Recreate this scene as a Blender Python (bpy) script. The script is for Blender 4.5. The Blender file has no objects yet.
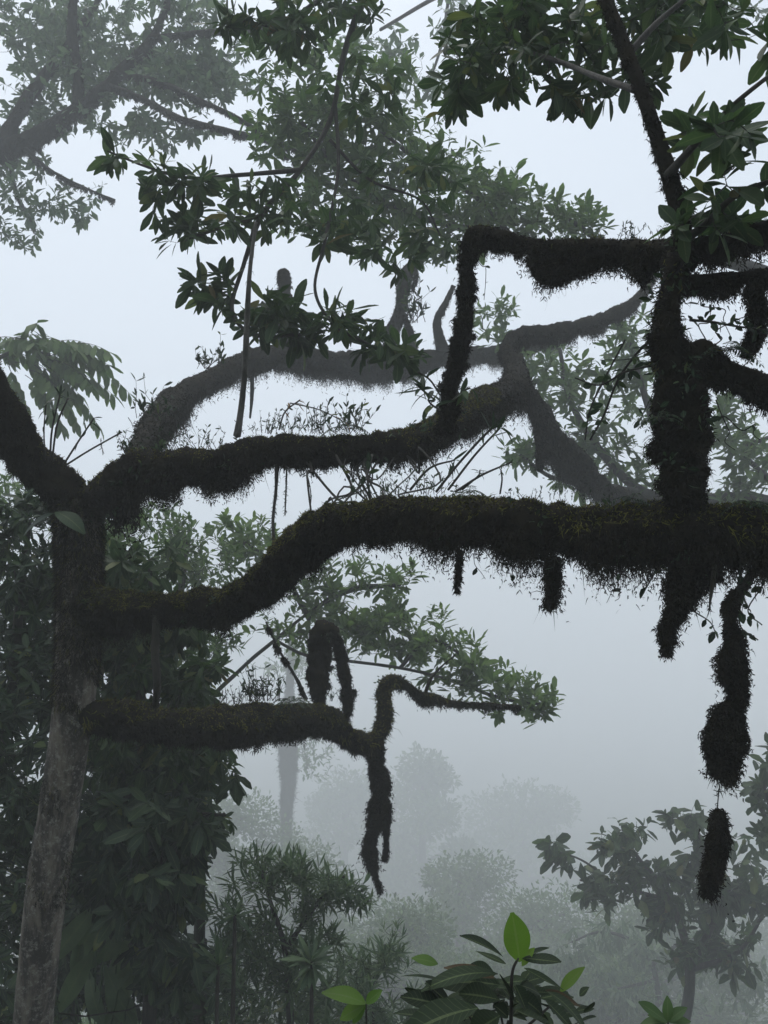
import bpy, math
import numpy as np
from mathutils import Vector

rng = np.random.default_rng(11)
R = math.radians
sc = bpy.context.scene
COL = sc.collection

# ------------------------------------------------------------------ camera
CAM = np.array([0.0, 0.0, 1.6]); PITCH = R(8.0); F = 887.0
FW = np.array([0, math.cos(PITCH), math.sin(PITCH)])
UP = np.array([0, -math.sin(PITCH), math.cos(PITCH)])
RT = np.array([1.0, 0, 0])
DM = 1.0      # how much farther than written the current group stands (its sizes grow alike)
def P(px, py, d):
    """where a ray of the photograph stands at a depth of d metres"""
    px, py, d = (np.asarray(v, float) for v in (px, py, d))
    d = d * DM
    return (CAM + d[..., None] * (FW + RT * ((px - 384) / F)[..., None] + UP * ((512 - py) / F)[..., None]))
cam_d = bpy.data.cameras.new('camera'); cam = bpy.data.objects.new('camera', cam_d); COL.objects.link(cam)
cam.location = CAM; cam.rotation_euler = (math.pi / 2 + PITCH, 0, 0)
cam_d.sensor_fit = 'VERTICAL'; cam_d.sensor_height = 24; cam_d.lens = 24 * F / 1024
cam_d.clip_start = 0.05; cam_d.clip_end = 4000
sc.camera = cam

# ------------------------------------------------------------------ noise / mesh helpers
_k = np.random.default_rng(3).normal(size=(24, 3)); _ph = np.random.default_rng(4).uniform(0, 6.28, 24)
def nz(p, f=1.0, o=0):
    s = 0
    for i in range(6):
        a = (p * f) @ _k[(i + o) % 24] + _ph[(i + o * 3) % 24]
        b = (p * f * 1.7) @ _k[(i * 5 + o + 7) % 24] + _ph[(i + o + 11) % 24]
        s = s + np.sin(a + 1.3 * np.sin(b))
    return s / 6
def unit(v): return v / np.maximum(np.linalg.norm(v, axis=-1, keepdims=True), 1e-9)
def frame(d):
    a = np.where(np.abs(d[..., 2:3]) < .9, np.array([0, 0, 1.]), np.array([1., 0, 0]))
    u = unit(np.cross(d, a)); return u, np.cross(d, u)

class MB:
    def __init__(s): s.V = []; s.Q = []; s.T = []; s.C = []; s.M = []; s.MT = []; s.n = 0
    def add(s, V, Q=None, T=None, C=None, m=0):
        V = np.asarray(V, float).reshape(-1, 3)
        if not len(V): return
        s.V.append(V)
        if Q is not None and len(Q): Q = np.asarray(Q); s.Q.append(Q + s.n); s.M.append(np.full(len(Q), m))
        if T is not None and len(T): T = np.asarray(T); s.T.append(T + s.n); s.MT.append(np.full(len(T), m))
        C = np.zeros((len(V), 4)) + .5 if C is None else np.broadcast_to(C, (len(V), 4))
        s.C.append(C); s.n += len(V)
    def build(s, name, mats, parent=None, smooth=True):
        me = bpy.data.meshes.new(name)
        V = np.concatenate(s.V) if s.V else np.zeros((0, 3))
        org = np.zeros(3)
        if parent is not None:
            p = parent; 
            while p is not None: org = org + np.array(p.location); p = p.parent
        V = V - org
        Q = np.concatenate(s.Q) if s.Q else np.zeros((0, 4), int)
        T = np.concatenate(s.T) if s.T else np.zeros((0, 3), int)
        me.vertices.add(len(V)); me.vertices.foreach_set('co', V.astype(np.float32).ravel())
        me.loops.add(Q.size + T.size)
        me.loops.foreach_set('vertex_index', np.concatenate([Q.ravel(), T.ravel()]).astype(np.int32))
        me.polygons.add(len(Q) + len(T))
        st = np.concatenate([np.arange(len(Q)) * 4, Q.size + np.arange(len(T)) * 3]).astype(np.int32)
        me.polygons.foreach_set('loop_start', st)
        mi = np.concatenate((s.M or [np.zeros(0)]) + (s.MT or [np.zeros(0)])).astype(np.int32)
        me.polygons.foreach_set('material_index', mi)
        me.polygons.foreach_set('use_smooth', np.full(len(st), smooth))
        me.update(calc_edges=True)
        ca = me.attributes.new('lf', 'FLOAT_COLOR', 'POINT')
        ca.data.foreach_set('color', np.concatenate(s.C).astype(np.float32).ravel())
        for m in (mats if isinstance(mats, (list, tuple)) else [mats]): me.materials.append(m)
        o = bpy.data.objects.new(name, me); COL.objects.link(o)
        if parent is not None: o.parent = parent
        return o

def tag(o, label=None, cat=None, group=None, kind=None):
    for k, v in (('label', label), ('category', cat), ('group', group), ('kind', kind)):
        if v: o[k] = v
    return o
def empty(name, loc, label, cat, group=None):
    o = bpy.data.objects.new(name, None); COL.objects.link(o); o.location = [float(v) for v in loc]
    o.empty_display_size = .3
    return tag(o, label, cat, group)

def spline(c, n=10):
    """Catmull-Rom through rows of c (any number of columns)"""
    c = np.asarray(c, float)
    if len(c) == 2: return c[0] + (c[1] - c[0]) * np.linspace(0, 1, n)[:, None]
    q = np.vstack([2 * c[0] - c[1], c, 2 * c[-1] - c[-2]]); out = []
    t = np.linspace(0, 1, n, endpoint=False)[:, None]
    for i in range(1, len(q) - 2):
        a, b, d, e = q[i - 1], q[i], q[i + 1], q[i + 2]
        out.append(.5 * (2 * b + (d - a) * t + (2 * a - 5 * b + 4 * d - e) * t ** 2 + (3 * b - a - 3 * d + e) * t ** 3))
    out.append(c[-1][None]); return np.concatenate(out)

def path(rows, n=10):
    """rows of (px, py, depth, radius in px) -> points and radii in metres"""
    s = spline(rows, n); return P(s[:, 0], s[:, 1], s[:, 2]), np.maximum(s[:, 3], .4) * s[:, 2] * DM / F

def frames(p):
    d = unit(np.gradient(p, axis=0)); u = np.zeros_like(p); a = frame(d[:1])[0][0]
    for i in range(len(p)):
        a = a - d[i] * (a @ d[i]); a = a / max(np.linalg.norm(a), 1e-9); u[i] = a
    return d, u, np.cross(d, u)

def bump(V, amp, f): return amp * (.8 * nz(V, f * .38, 9) + .75 * nz(V, f) + .45 * nz(V, f * 2.3, 5) + .3 * nz(V, f * 5.1, 13))

def tube(mb, p, r, sides=12, amp=.0, f=8, C=None, m=0, fine=0.0, cap=True):
    d, u, v = frames(p); n = len(p)
    a = np.linspace(0, 2 * math.pi, sides, endpoint=False)
    N = u[:, None] * np.cos(a)[None, :, None] + v[:, None] * np.sin(a)[None, :, None]
    V = p[:, None] + N * r[:, None, None]
    if amp:
        k = 1 + bump(V, amp, f) + fine * nz(V, f * 7, 5)
        V = p[:, None] + N * (r[:, None] * k)[..., None]
    i = np.arange(n - 1)[:, None] * sides; j = np.arange(sides)[None]; j2 = (j + 1) % sides
    Q = np.stack([i + j, i + j2, i + sides + j2, i + sides + j], -1).reshape(-1, 4)
    VS = V; V = V.reshape(-1, 3)
    T = None
    if cap:
        V = np.vstack([V, p[0] - d[0] * r[0] * .3, p[-1] + d[-1] * r[-1] * .6]); jj = np.arange(sides); j3 = (jj + 1) % sides
        T = np.vstack([np.stack([np.full(sides, n * sides), j3, jj], -1),
                       np.stack([np.full(sides, n * sides + 1), (n - 1) * sides + jj, (n - 1) * sides + j3], -1)])
    mb.add(V, Q, T, C, m)
    return VS, N

def batch_tubes(mb, PP, RR, sides=4, C=None, m=0):
    """PP (N,k,3) RR (N,k)"""
    if not len(PP): return
    N, k = RR.shape
    d = unit(np.gradient(PP, axis=1)); u, v = frame(d)
    a = np.linspace(0, 2 * math.pi, sides, endpoint=False)
    V = PP[:, :, None] + (u[:, :, None] * np.cos(a)[:, None] + v[:, :, None] * np.sin(a)[:, None]) * RR[:, :, None, None]
    b = np.arange(N)[:, None, None] * (k * sides) + np.arange(k - 1)[None, :, None] * sides; j = np.arange(sides)[None, None]
    j2 = (j + 1) % sides
    Q = np.stack([b + j, b + j2, b + sides + j2, b + sides + j], -1).reshape(-1, 4)
    mb.add(V, Q, None, C, m)

def strands(mb, base, d, L, w, droop=.3, m=0):
    """thin tapering moss hairs"""
    N = len(base)
    if not N: return
    d = unit(d); s = unit(np.cross(d, rng.normal(size=(N, 3))))
    L = L[:, None]; w = np.broadcast_to(w, (N,))[:, None]
    mid = base + d * L * .5 + rng.normal(size=(N, 3)) * L * .10
    tip = base + d * L + np.array([0, 0, -1.]) * L * droop + rng.normal(size=(N, 3)) * L * .14
    V = np.stack([base - s * w / 2, base + s * w / 2, mid - s * w * .42, mid + s * w * .42, tip], 1)
    b = np.arange(N)[:, None] * 5
    r = rng.random(N)
    C = np.zeros((N, 5, 4)); C[..., 2] = r[:, None]; C[..., 0] = np.array([0, 0, .5, .5, 1])
    mb.add(V, b + np.array([[0, 1, 3, 2]]), b + np.array([[2, 3, 4]]), C.reshape(-1, 4), m)

PROF = {
    'obovate': lambda t: np.sin(math.pi * t ** 1.3) ** .8,
    'ellip': lambda t: np.sin(math.pi * t) ** .75,
    'narrow': lambda t: np.sin(math.pi * t ** .9) ** .6,
}
def leaves(mb, base, d, n, L, asp=.38, rows=5, prof='obovate', fold=.25, curl=.15, m=0, tint=None):
    N = len(base)
    if not N: return
    d = unit(d); n = unit(n - d * np.sum(n * d, -1, keepdims=True)); s = np.cross(d, n)
    t = 1 - (1 - np.linspace(0, 1, rows)) ** (1.0 if prof == 'narrow' else 1.35); w = np.maximum(PROF[prof](t), .04); w[0] = .06; w[-1] = .05 if prof == 'narrow' else .16
    L = np.asarray(L)[:, None, None]; asp = asp * rng.uniform(.85, 1.15, (N, 1, 1))
    cu = (curl * rng.uniform(-.6, 1.8, N))[:, None, None]; fo = (fold * rng.uniform(.2, 1.6, N))[:, None, None]
    tt = t[None, :, None]; ww = w[None, :, None] * asp * .5
    tw = (rng.normal(size=N) * .25)[:, None, None] * tt
    mid = base[:, None] + d[:, None] * L * tt - n[:, None] * L * cu * tt ** 2
    sv = s[:, None] + n[:, None] * tw
    l = mid + sv * L * ww + n[:, None] * L * ww * fo
    r = mid - sv * L * ww + n[:, None] * L * ww * fo
    V = np.stack([l, mid, r], 2)
    b = np.arange(N)[:, None, None] * (rows * 3) + np.arange(rows - 1)[None, :, None] * 3
    Q = np.concatenate([b + np.array([0, 1, 4, 3]), b + np.array([1, 2, 5, 4])], 1).reshape(-1, 4)
    C = np.zeros((N, rows, 3, 4)); C[..., 0] = t[None, :, None]; C[..., 1] = np.array([1, 0, 1.])
    C[..., 2] = (rng.random(N) if tint is None else tint)[:, None, None]; C[..., 3] = 1
    mb.add(V, Q, None, C.reshape(-1, 4), m)

def whorls(mb, tip, ax, per=7, L=.2, span=.25, ang=(35, 85), droop=.15, Lj=.25, **kw):
    """leaves set in loose whorls over the last stretch of each twig"""
    N = len(tip)
    if not N: return
    ax = unit(ax); u, v = frame(ax)
    L = np.broadcast_to(np.asarray(L, float), (N,))
    k = np.arange(per)[None] + np.zeros((N, 1))
    phi = k * 2.4 + rng.uniform(0, 6.28, (N, 1)) + rng.normal(size=(N, per)) * .3
    fr = k / per
    a = np.radians(ang[0] + (ang[1] - ang[0]) * fr + rng.normal(size=(N, per)) * 10)
    d = ax[:, None] * np.cos(a)[..., None] + (u[:, None] * np.cos(phi)[..., None] + v[:, None] * np.sin(phi)[..., None]) * np.sin(a)[..., None]
    d = d + np.array([0, 0, -1.]) * droop * rng.uniform(0, 2, (N, per))[..., None]
    base = tip[:, None] - ax[:, None] * (fr * span * L[:, None] / .2 * .2)[..., None] * 1.0
    nn = ax[:, None] * .7 + np.array([0, 0, .8]) + rng.normal(size=(N, per, 3)) * .3
    keep = rng.random(N * per) > .18
    LL = L[:, None] * rng.uniform(1 - Lj * 1.4, 1 + Lj * .6, (N, per)) * (1 - .25 * (fr < .15))
    leaves(mb, base.reshape(-1, 3)[keep], d.reshape(-1, 3)[keep], nn.reshape(-1, 3)[keep], LL.reshape(-1)[keep], **kw)

# ------------------------------------------------------------------ materials
def mat(name):
    m = bpy.data.materials.new(name); m.use_nodes = True; nt = m.node_tree
    return m, nt, nt.nodes['Principled BSDF'], nt.nodes['Material Output']
def ramp(nt, stops):
    r = nt.nodes.new('ShaderNodeValToRGB'); e = r.color_ramp.elements
    while len(e) > 1: e.remove(e[-1])
    e[0].position = stops[0][0]; e[0].color = (*stops[0][1], 1)
    for p_, c in stops[1:]: x = e.new(p_); x.color = (*c, 1)
    return r
def noise(nt, scale, detail=6, coord='Object', rough=.6):
    tc = nt.nodes.new('ShaderNodeTexCoord'); n = nt.nodes.new('ShaderNodeTexNoise')
    n.inputs['Scale'].default_value = scale; n.inputs['Detail'].default_value = detail; n.inputs['Roughness'].default_value = rough
    nt.links.new(tc.outputs[coord], n.inputs['Vector']); return n
def attr(nt):
    a = nt.nodes.new('ShaderNodeAttribute'); a.attribute_name = 'lf'
    s = nt.nodes.new('ShaderNodeSeparateColor'); nt.links.new(a.outputs['Color'], s.inputs[0]); return s
def leaf_mat(name, stops, trans=.35, rough=.58, vein=.25, spec=.2):
    m, nt, b, out = mat(name); l = nt.links
    s = attr(nt); r = ramp(nt, stops); l.new(s.outputs[2], r.inputs[0])
    # pale midrib and side veins
    mr = nt.nodes.new('ShaderNodeMath'); mr.operation = 'LESS_THAN'; l.new(s.outputs[1], mr.inputs[0]); mr.inputs[1].default_value = .09
    ve = nt.nodes.new('ShaderNodeMath'); ve.operation = 'MULTIPLY_ADD'; l.new(s.outputs[0], ve.inputs[0]); ve.inputs[1].default_value = 11
    mu = nt.nodes.new('ShaderNodeMath'); mu.operation = 'MULTIPLY'; l.new(s.outputs[1], mu.inputs[0]); mu.inputs[1].default_value = -1.6
    l.new(mu.outputs[0], ve.inputs[2])
    frc = nt.nodes.new('ShaderNodeMath'); frc.operation = 'FRACT'; l.new(ve.outputs[0], frc.inputs[0])
    lt = nt.nodes.new('ShaderNodeMath'); lt.operation = 'LESS_THAN'; l.new(frc.outputs[0], lt.inputs[0]); lt.inputs[1].default_value = .12
    ml = nt.nodes.new('ShaderNodeMath'); ml.operation = 'MULTIPLY_ADD'; l.new(lt.outputs[0], ml.inputs[0]); ml.inputs[1].default_value = .4; l.new(mr.outputs[0], ml.inputs[2])
    sc_ = nt.nodes.new('ShaderNodeMath'); sc_.operation = 'MULTIPLY'; sc_.use_clamp = True; l.new(ml.outputs[0], sc_.inputs[0]); sc_.inputs[1].default_value = vein
    mx = nt.nodes.new('ShaderNodeMix'); mx.data_type = 'RGBA'; l.new(sc_.outputs[0], mx.inputs[0]); l.new(r.outputs[0], mx.inputs[6])
    mx.inputs[7].default_value = (.16, .2, .09, 1)
    n = noise(nt, 3.0, 3); hv = nt.nodes.new('ShaderNodeHueSaturation'); l.new(mx.outputs[2], hv.inputs['Color'])
    mp = nt.nodes.new('ShaderNodeMapRange'); l.new(n.outputs[0], mp.inputs[0]); mp.inputs[1].default_value = .3; mp.inputs[2].default_value = .7; mp.inputs[3].default_value = .7; mp.inputs[4].default_value = 1.3
    l.new(mp.outputs[0], hv.inputs['Value'])
    l.new(hv.outputs[0], b.inputs['Base Color']); b.inputs['Roughness'].default_value = rough; b.inputs['Specular IOR Level'].default_value = spec
    t = nt.nodes.new('ShaderNodeBsdfTranslucent'); h2 = nt.nodes.new('ShaderNodeHueSaturation'); h2.inputs['Value'].default_value = 1.5; h2.inputs['Saturation'].default_value = 1.15
    l.new(hv.outputs[0], h2.inputs['Color']); l.new(h2.outputs[0], t.inputs[0])
    ms = nt.nodes.new('ShaderNodeMixShader'); ms.inputs[0].default_value = trans
    l.new(b.outputs[0], ms.inputs[1]); l.new(t.outputs[0], ms.inputs[2]); l.new(ms.outputs[0], out.inputs['Surface'])
    return m
G1 = [(0, (.022, .042, .018)), (.5, (.034, .062, .026)), (.9, (.055, .09, .034)), (.985, (.10, .12, .04)), (1, (.10, .08, .03))]
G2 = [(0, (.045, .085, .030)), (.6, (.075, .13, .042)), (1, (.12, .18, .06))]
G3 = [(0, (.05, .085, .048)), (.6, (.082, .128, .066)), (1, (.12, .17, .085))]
GD = [(0, (.010, .022, .012)), (.6, (.022, .044, .022)), (.95, (.05, .08, .035)), (1, (.10, .12, .03))]
M = {}
M['leaf'] = leaf_mat('glossy_leaf', G1); M['leaf_mid'] = leaf_mat('soft_leaf', G2)
M['leaf_pale'] = leaf_mat('grey_green_leaf', G3); M['leaf_dark'] = leaf_mat('dark_leaf', GD, .2)
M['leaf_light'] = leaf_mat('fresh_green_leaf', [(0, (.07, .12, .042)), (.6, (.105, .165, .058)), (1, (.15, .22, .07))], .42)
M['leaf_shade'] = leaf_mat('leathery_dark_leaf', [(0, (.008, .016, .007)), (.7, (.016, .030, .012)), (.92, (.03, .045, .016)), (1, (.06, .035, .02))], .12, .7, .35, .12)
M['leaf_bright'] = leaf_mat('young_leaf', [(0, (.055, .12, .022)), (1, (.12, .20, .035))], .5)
M['leaf_dead'] = leaf_mat('dry_leaf', [(0, (.12, .07, .03)), (1, (.22, .15, .07))], .3)

def moss_mat(name, a, bcol, c):
    m, nt, b, out = mat(name); l = nt.links
    s = attr(nt); n = noise(nt, 7, 5); r = ramp(nt, [(.3, a), (.5, bcol), (.72, c)])
    ad = nt.nodes.new('ShaderNodeMath'); ad.operation = 'MULTIPLY_ADD'; l.new(s.outputs[2], ad.inputs[0]); ad.inputs[1].default_value = .35
    sb = nt.nodes.new('ShaderNodeMath'); sb.operation = 'SUBTRACT'; l.new(n.outputs[0], sb.inputs[0]); sb.inputs[1].default_value = .17
    l.new(sb.outputs[0], ad.inputs[2]); l.new(ad.outputs[0], r.inputs[0]); l.new(r.outputs[0], b.inputs['Base Color'])
    b.inputs['Roughness'].default_value = .95; b.inputs['Specular IOR Level'].default_value = .1
    return m
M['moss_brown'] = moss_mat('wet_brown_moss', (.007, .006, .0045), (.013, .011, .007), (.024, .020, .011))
M['moss_green'] = moss_mat('green_moss', (.035, .039, .010), (.082, .084, .017), (.15, .138, .028))

def bark_mat(name, dark, light, pat=(.45, .6), lichen=None):
    m, nt, b, out = mat(name); l = nt.links
    tc = nt.nodes.new('ShaderNodeTexCoord'); mp = nt.nodes.new('ShaderNodeMapping'); mp.inputs['Scale'].default_value = (1, 1, .25)
    l.new(tc.outputs['Object'], mp.inputs[0])
    n = nt.nodes.new('ShaderNodeTexNoise'); n.inputs['Scale'].default_value = 9; n.inputs['Detail'].default_value = 9; n.inputs['Roughness'].default_value = .7
    l.new(mp.outputs[0], n.inputs['Vector']); r = ramp(nt, [(pat[0], dark), (pat[1], light)]); l.new(n.outputs[0], r.inputs[0])
    c = r.outputs[0]
    if lichen:
        n2 = noise(nt, 21, 10, rough=.85); r2 = ramp(nt, [(.52, (0, 0, 0)), (.60, (1, 1, 1))]); l.new(n2.outputs[0], r2.inputs[0])
        mx = nt.nodes.new('ShaderNodeMix'); mx.data_type = 'RGBA'; l.new(r2.outputs[0], mx.inputs[0]); l.new(c, mx.inputs[6]); mx.inputs[7].default_value = (*lichen, 1); c = mx.outputs[2]
    l.new(c, b.inputs['Base Color']); b.inputs['Roughness'].default_value = .85
    bp = nt.nodes.new('ShaderNodeBump'); bp.inputs['Distance'].default_value = .03; bp.inputs['Strength'].default_value = 1
    l.new(n.outputs[0], bp.inputs['Height']); l.new(bp.outputs[0], b.inputs['Normal'])
    return m
M['bark'] = bark_mat('damp_bark', (.012, .010, .008), (.04, .035, .028))
M['bark_lichen'] = bark_mat('lichen_patched_bark', (.03, .024, .02), (.15, .125, .10), lichen=(.24, .225, .20))
M['twig'] = bark_mat('twig_bark', (.014, .012, .009), (.035, .03, .022))
M['root'] = bark_mat('grey_root', (.04, .038, .033), (.12, .11, .10))

m, nt, b, out = mat('forest_floor'); n = noise(nt, .8, 10); r = ramp(nt, [(.35, (.02, .03, .014)), (.6, (.045, .06, .025)), (.75, (.06, .05, .03))])
nt.links.new(n.outputs[0], r.inputs[0]); nt.links.new(r.outputs[0], b.inputs['Base Color']); b.inputs['Roughness'].default_value = 1
M['ground'] = m

# ------------------------------------------------------------------ terrain
def gz(x, y):
    x = np.asarray(x, float); y = np.asarray(y, float)
    s = np.clip(y - .9, 0, None)
    z = -np.where(s < 120, .44 * s, 52.8 + 14 * (1 - np.exp(-(s - 120) * .44 / 14)))
    z = z + np.clip(-x - 1.2, 0, 60) * .22 * np.exp(-np.clip(y - 20, 0, None) / 60) + np.clip(-y, 0, 60) * .25
    q = np.stack([x, y, 0 * x], -1)
    return z + .10 * nz(q, .9) * np.clip(s, 0, 1) + .8 * nz(q, .12, 3) * np.clip(s / 12, 0, 1)
def G(x, y): return float(gz(np.array(x), np.array(y)))

a = np.sign(np.linspace(-1, 1, 241)) * np.abs(np.linspace(-1, 1, 241)) ** 3.0
X, Y = np.meshgrid(a * 1000, a * 1000 + 60, indexing='ij')
mb = MB(); n_ = 241; I = np.arange((n_ - 1) * n_).reshape(n_ - 1, n_)[:, :-1].ravel()
mb.add(np.stack([X, Y, gz(X, Y)], -1).reshape(-1, 3), np.stack([I, I + n_, I + n_ + 1, I + 1], -1))
tag(mb.build('ground', M['ground']), 'steep forest floor falling away into the misty valley', 'ground', kind='structure')

# ------------------------------------------------------------------ mossy limbs
def moss_limb(tree, rows, name='limb', n=16, sides=26, amp=.28, green=.6, fur=1.0, fringe=(.05, 1.0), label=None, bark='bark', bare=None, density=1.0, hair=.034, gth=.3, slim=.8):
    """one mossy limb: wood, a coat of short moss and ragged moss hanging from its underside"""
    p, r = path(rows, n); r = r * slim * (1 + .22 * nz(p, 3.2 / max(1, rows[0][2] * DM / 6), 4)); hair = hair * .72
    dist = np.linalg.norm(p - CAM, axis=1)
    f0 = 9 / max(1, float(dist.mean()) / 7) ** .7; mb = MB(); VS, NS = tube(mb, p, r * .95, sides, amp, f0, fine=amp * .3)
    o = mb.build(name, M['moss_brown'] if bare is None else M[bare], tree)
    if label: o['label'] = label
    d, u, v = frames(p)
    seg = np.linalg.norm(np.diff(p, axis=0), axis=1); area = (seg * (r[:-1] + r[1:]) * math.pi)
    if fur > 0:
        far = max(1.0, float(dist.mean()) / 5.0)
        N = int(area.sum() * 9000 * fur * density / far ** 1.6); N = min(N, 52000)
        i = rng.choice(len(seg), N, p=area / area.sum()); t = rng.random(N)[:, None]
        sd = VS.shape[1]; jj = rng.integers(0, sd, N); j2 = (jj + 1) % sd; s_ = rng.random(N)[:, None]
        base = (VS[i, jj] * (1 - t) + VS[i + 1, jj] * t) * (1 - s_) + (VS[i, j2] * (1 - t) + VS[i + 1, j2] * t) * s_
        nn = unit(NS[i, jj] * (1 - s_) + NS[i, j2] * s_)
        isg = (nn[:, 2] + .8 * nz(base, 5, 2) > gth) & (rng.random(N) < green)
        low = np.clip(.45 - nn[:, 2], 0, 1.2)
        L = hair * far ** .3 * rng.lognormal(-.15, .45, N) * (1 + .9 * np.clip(nz(base, 9, 4), -.6, 1)) * (.38 + .75 * low)
        dd = nn * .5 + rng.normal(size=(N, 3)) * .7 + np.array([0, 0, -1.]) * (.15 + 1.1 * low)[:, None]
        mf = MB()
        strands(mf, base[~isg], dd[~isg], L[~isg], .0034 * far ** .7, .25, 0)
        kk = rng.random(N) < .5
        strands(mf, base[kk] + nn[kk] * L[kk, None] * .3, rng.normal(size=(kk.sum(), 3)), L[kk] * .5 + .006, .0065 * far ** .7, .1, 0)
        strands(mf, base[isg] + nn[isg] * .004, dd[isg], L[isg] * 1.35 + .006, .0052 * far ** .7, .05, 1)
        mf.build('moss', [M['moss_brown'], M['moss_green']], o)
    if fringe:
        fl, fd = fringe; length = seg.sum(); far = max(1.0, float(dist.mean()) / 5.0)
        K = max(3, int(length * 34 * fd)); cum = np.concatenate([[0], np.cumsum(seg)])
        sK = rng.uniform(0, length, K); i = np.clip(np.searchsorted(cum, sK) - 1, 0, len(seg) - 1); t = ((sK - cum[i]) / seg[i])[:, None]
        pp = p[i] * (1 - t) + p[i + 1] * t; rr = r[i] * (1 - t[:, 0]) + r[i + 1] * t[:, 0]
        side = unit(np.cross(d[i], [0, 0, 1.])); ph = rng.normal(size=K) * .75
        horiz = np.sqrt(np.clip(1 - d[i][:, 2] ** 2, 0, 1))
        base = pp + side * (np.sin(ph) * rr)[:, None] + np.array([0, 0, -1.]) * (np.abs(np.cos(ph)) * rr * .9 * horiz)[:, None]
        big = np.clip(nz(pp, 5.5 / max(1, far) ** .7, 1) + .15, 0, 1) ** 1.5 * 2.6 + .3
        LL = fl * rng.lognormal(.25, .65, K) * big * (.35 + .65 * horiz)
        per = max(8, int(100 / far ** .9)); LL = np.minimum(LL * np.where(rng.random(K) < .2, 1.5, 1.0), fl * 2.1); j = np.repeat(np.arange(K), per)
        w = rr[j] * .07 + LL[j] * .085 + .004
        bb = base[j] + rng.normal(size=(len(j), 3)) * w[:, None] * np.array([1, 1, .3])
        fall = rng.random(len(j))
        L2 = LL[j] * (.3 + .75 * fall ** 1.3) * np.exp(-.5 * (np.linalg.norm(bb - base[j], axis=1) / (w * 1.9)) ** 2) ; dd = np.array([0, 0, -1.]) + rng.normal(size=(len(j), 3)) * .2 + (base[j] - bb) * 2.5
        mf = MB()
        for _ in range(3):
            q = rng.random(len(j))[:, None] ** .8; bits = bb + unit(dd) * (L2[:, None] * q) + rng.normal(size=(len(j), 3)) * .007
            strands(mf, bits, rng.normal(size=(len(j), 3)) + np.array([0, 0, -.6]), rng.uniform(.008, .03, len(j)) * far ** .6, .0060 * far ** .75, .3)
        strands(mf, bb, dd, L2 * .8, .0042 * far ** .8 + 0 * L2, .1)
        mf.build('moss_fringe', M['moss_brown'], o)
    return o, p, r

def hanging(name, rows, label, cat='hanging moss', group='moss hanging from the branches', lump=.35, hair=.07, dens=1.0, bits=None, n=8):
    """a dangling mass of moss: lumpy core and downward hairs, one object"""
    p, r = path(rows, n); top = p[0].copy()
    far = max(1.0, float(np.linalg.norm(p - CAM, axis=1).mean()) / 5.0)
    mb = MB(); r = r * .82 * (1 + .5 * nz(p, 17, 2)); VS, NS = tube(mb, p, r * .42, 22, lump * 1.5, 15, fine=lump * .6)
    seg = np.linalg.norm(np.diff(p, axis=0), axis=1); area = seg * (r[:-1] + r[1:]) * math.pi + 1e-6
    N = int(np.clip(area.sum() * 34000 * dens / far ** 1.5, 500, 24000)); i = rng.choice(len(seg), N, p=area / area.sum()); t = rng.random(N)[:, None]
    sd = VS.shape[1]; jj = rng.integers(0, sd, N); base = VS[i, jj] * (1 - t) + VS[i + 1, jj] * t; nn = NS[i, jj]
    L = hair * rng.lognormal(-.45, .5, N) * (.75 + np.clip(1.3 * nz(base, 14, 6), -.6, 1.2))
    strands(mb, base, nn * .45 + np.array([0, 0, -.8]) + rng.normal(size=(N, 3)) * .5, L * .6, .0040 * far ** .7, .3)
    for _ in range(3): strands(mb, base + nn * (rng.random((N, 1)) * r[i][:, None] * .6) + unit(nn + np.array([0, 0, -1.])) * (L * rng.random(N) * .7)[:, None], rng.normal(size=(N, 3)) + np.array([0, 0, -.5]), rng.uniform(.008, .024, N) * far ** .6, .0058 * far ** .7, .3)
    e = empty(name, top, label, cat, group)
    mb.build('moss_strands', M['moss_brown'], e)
    return e

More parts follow.
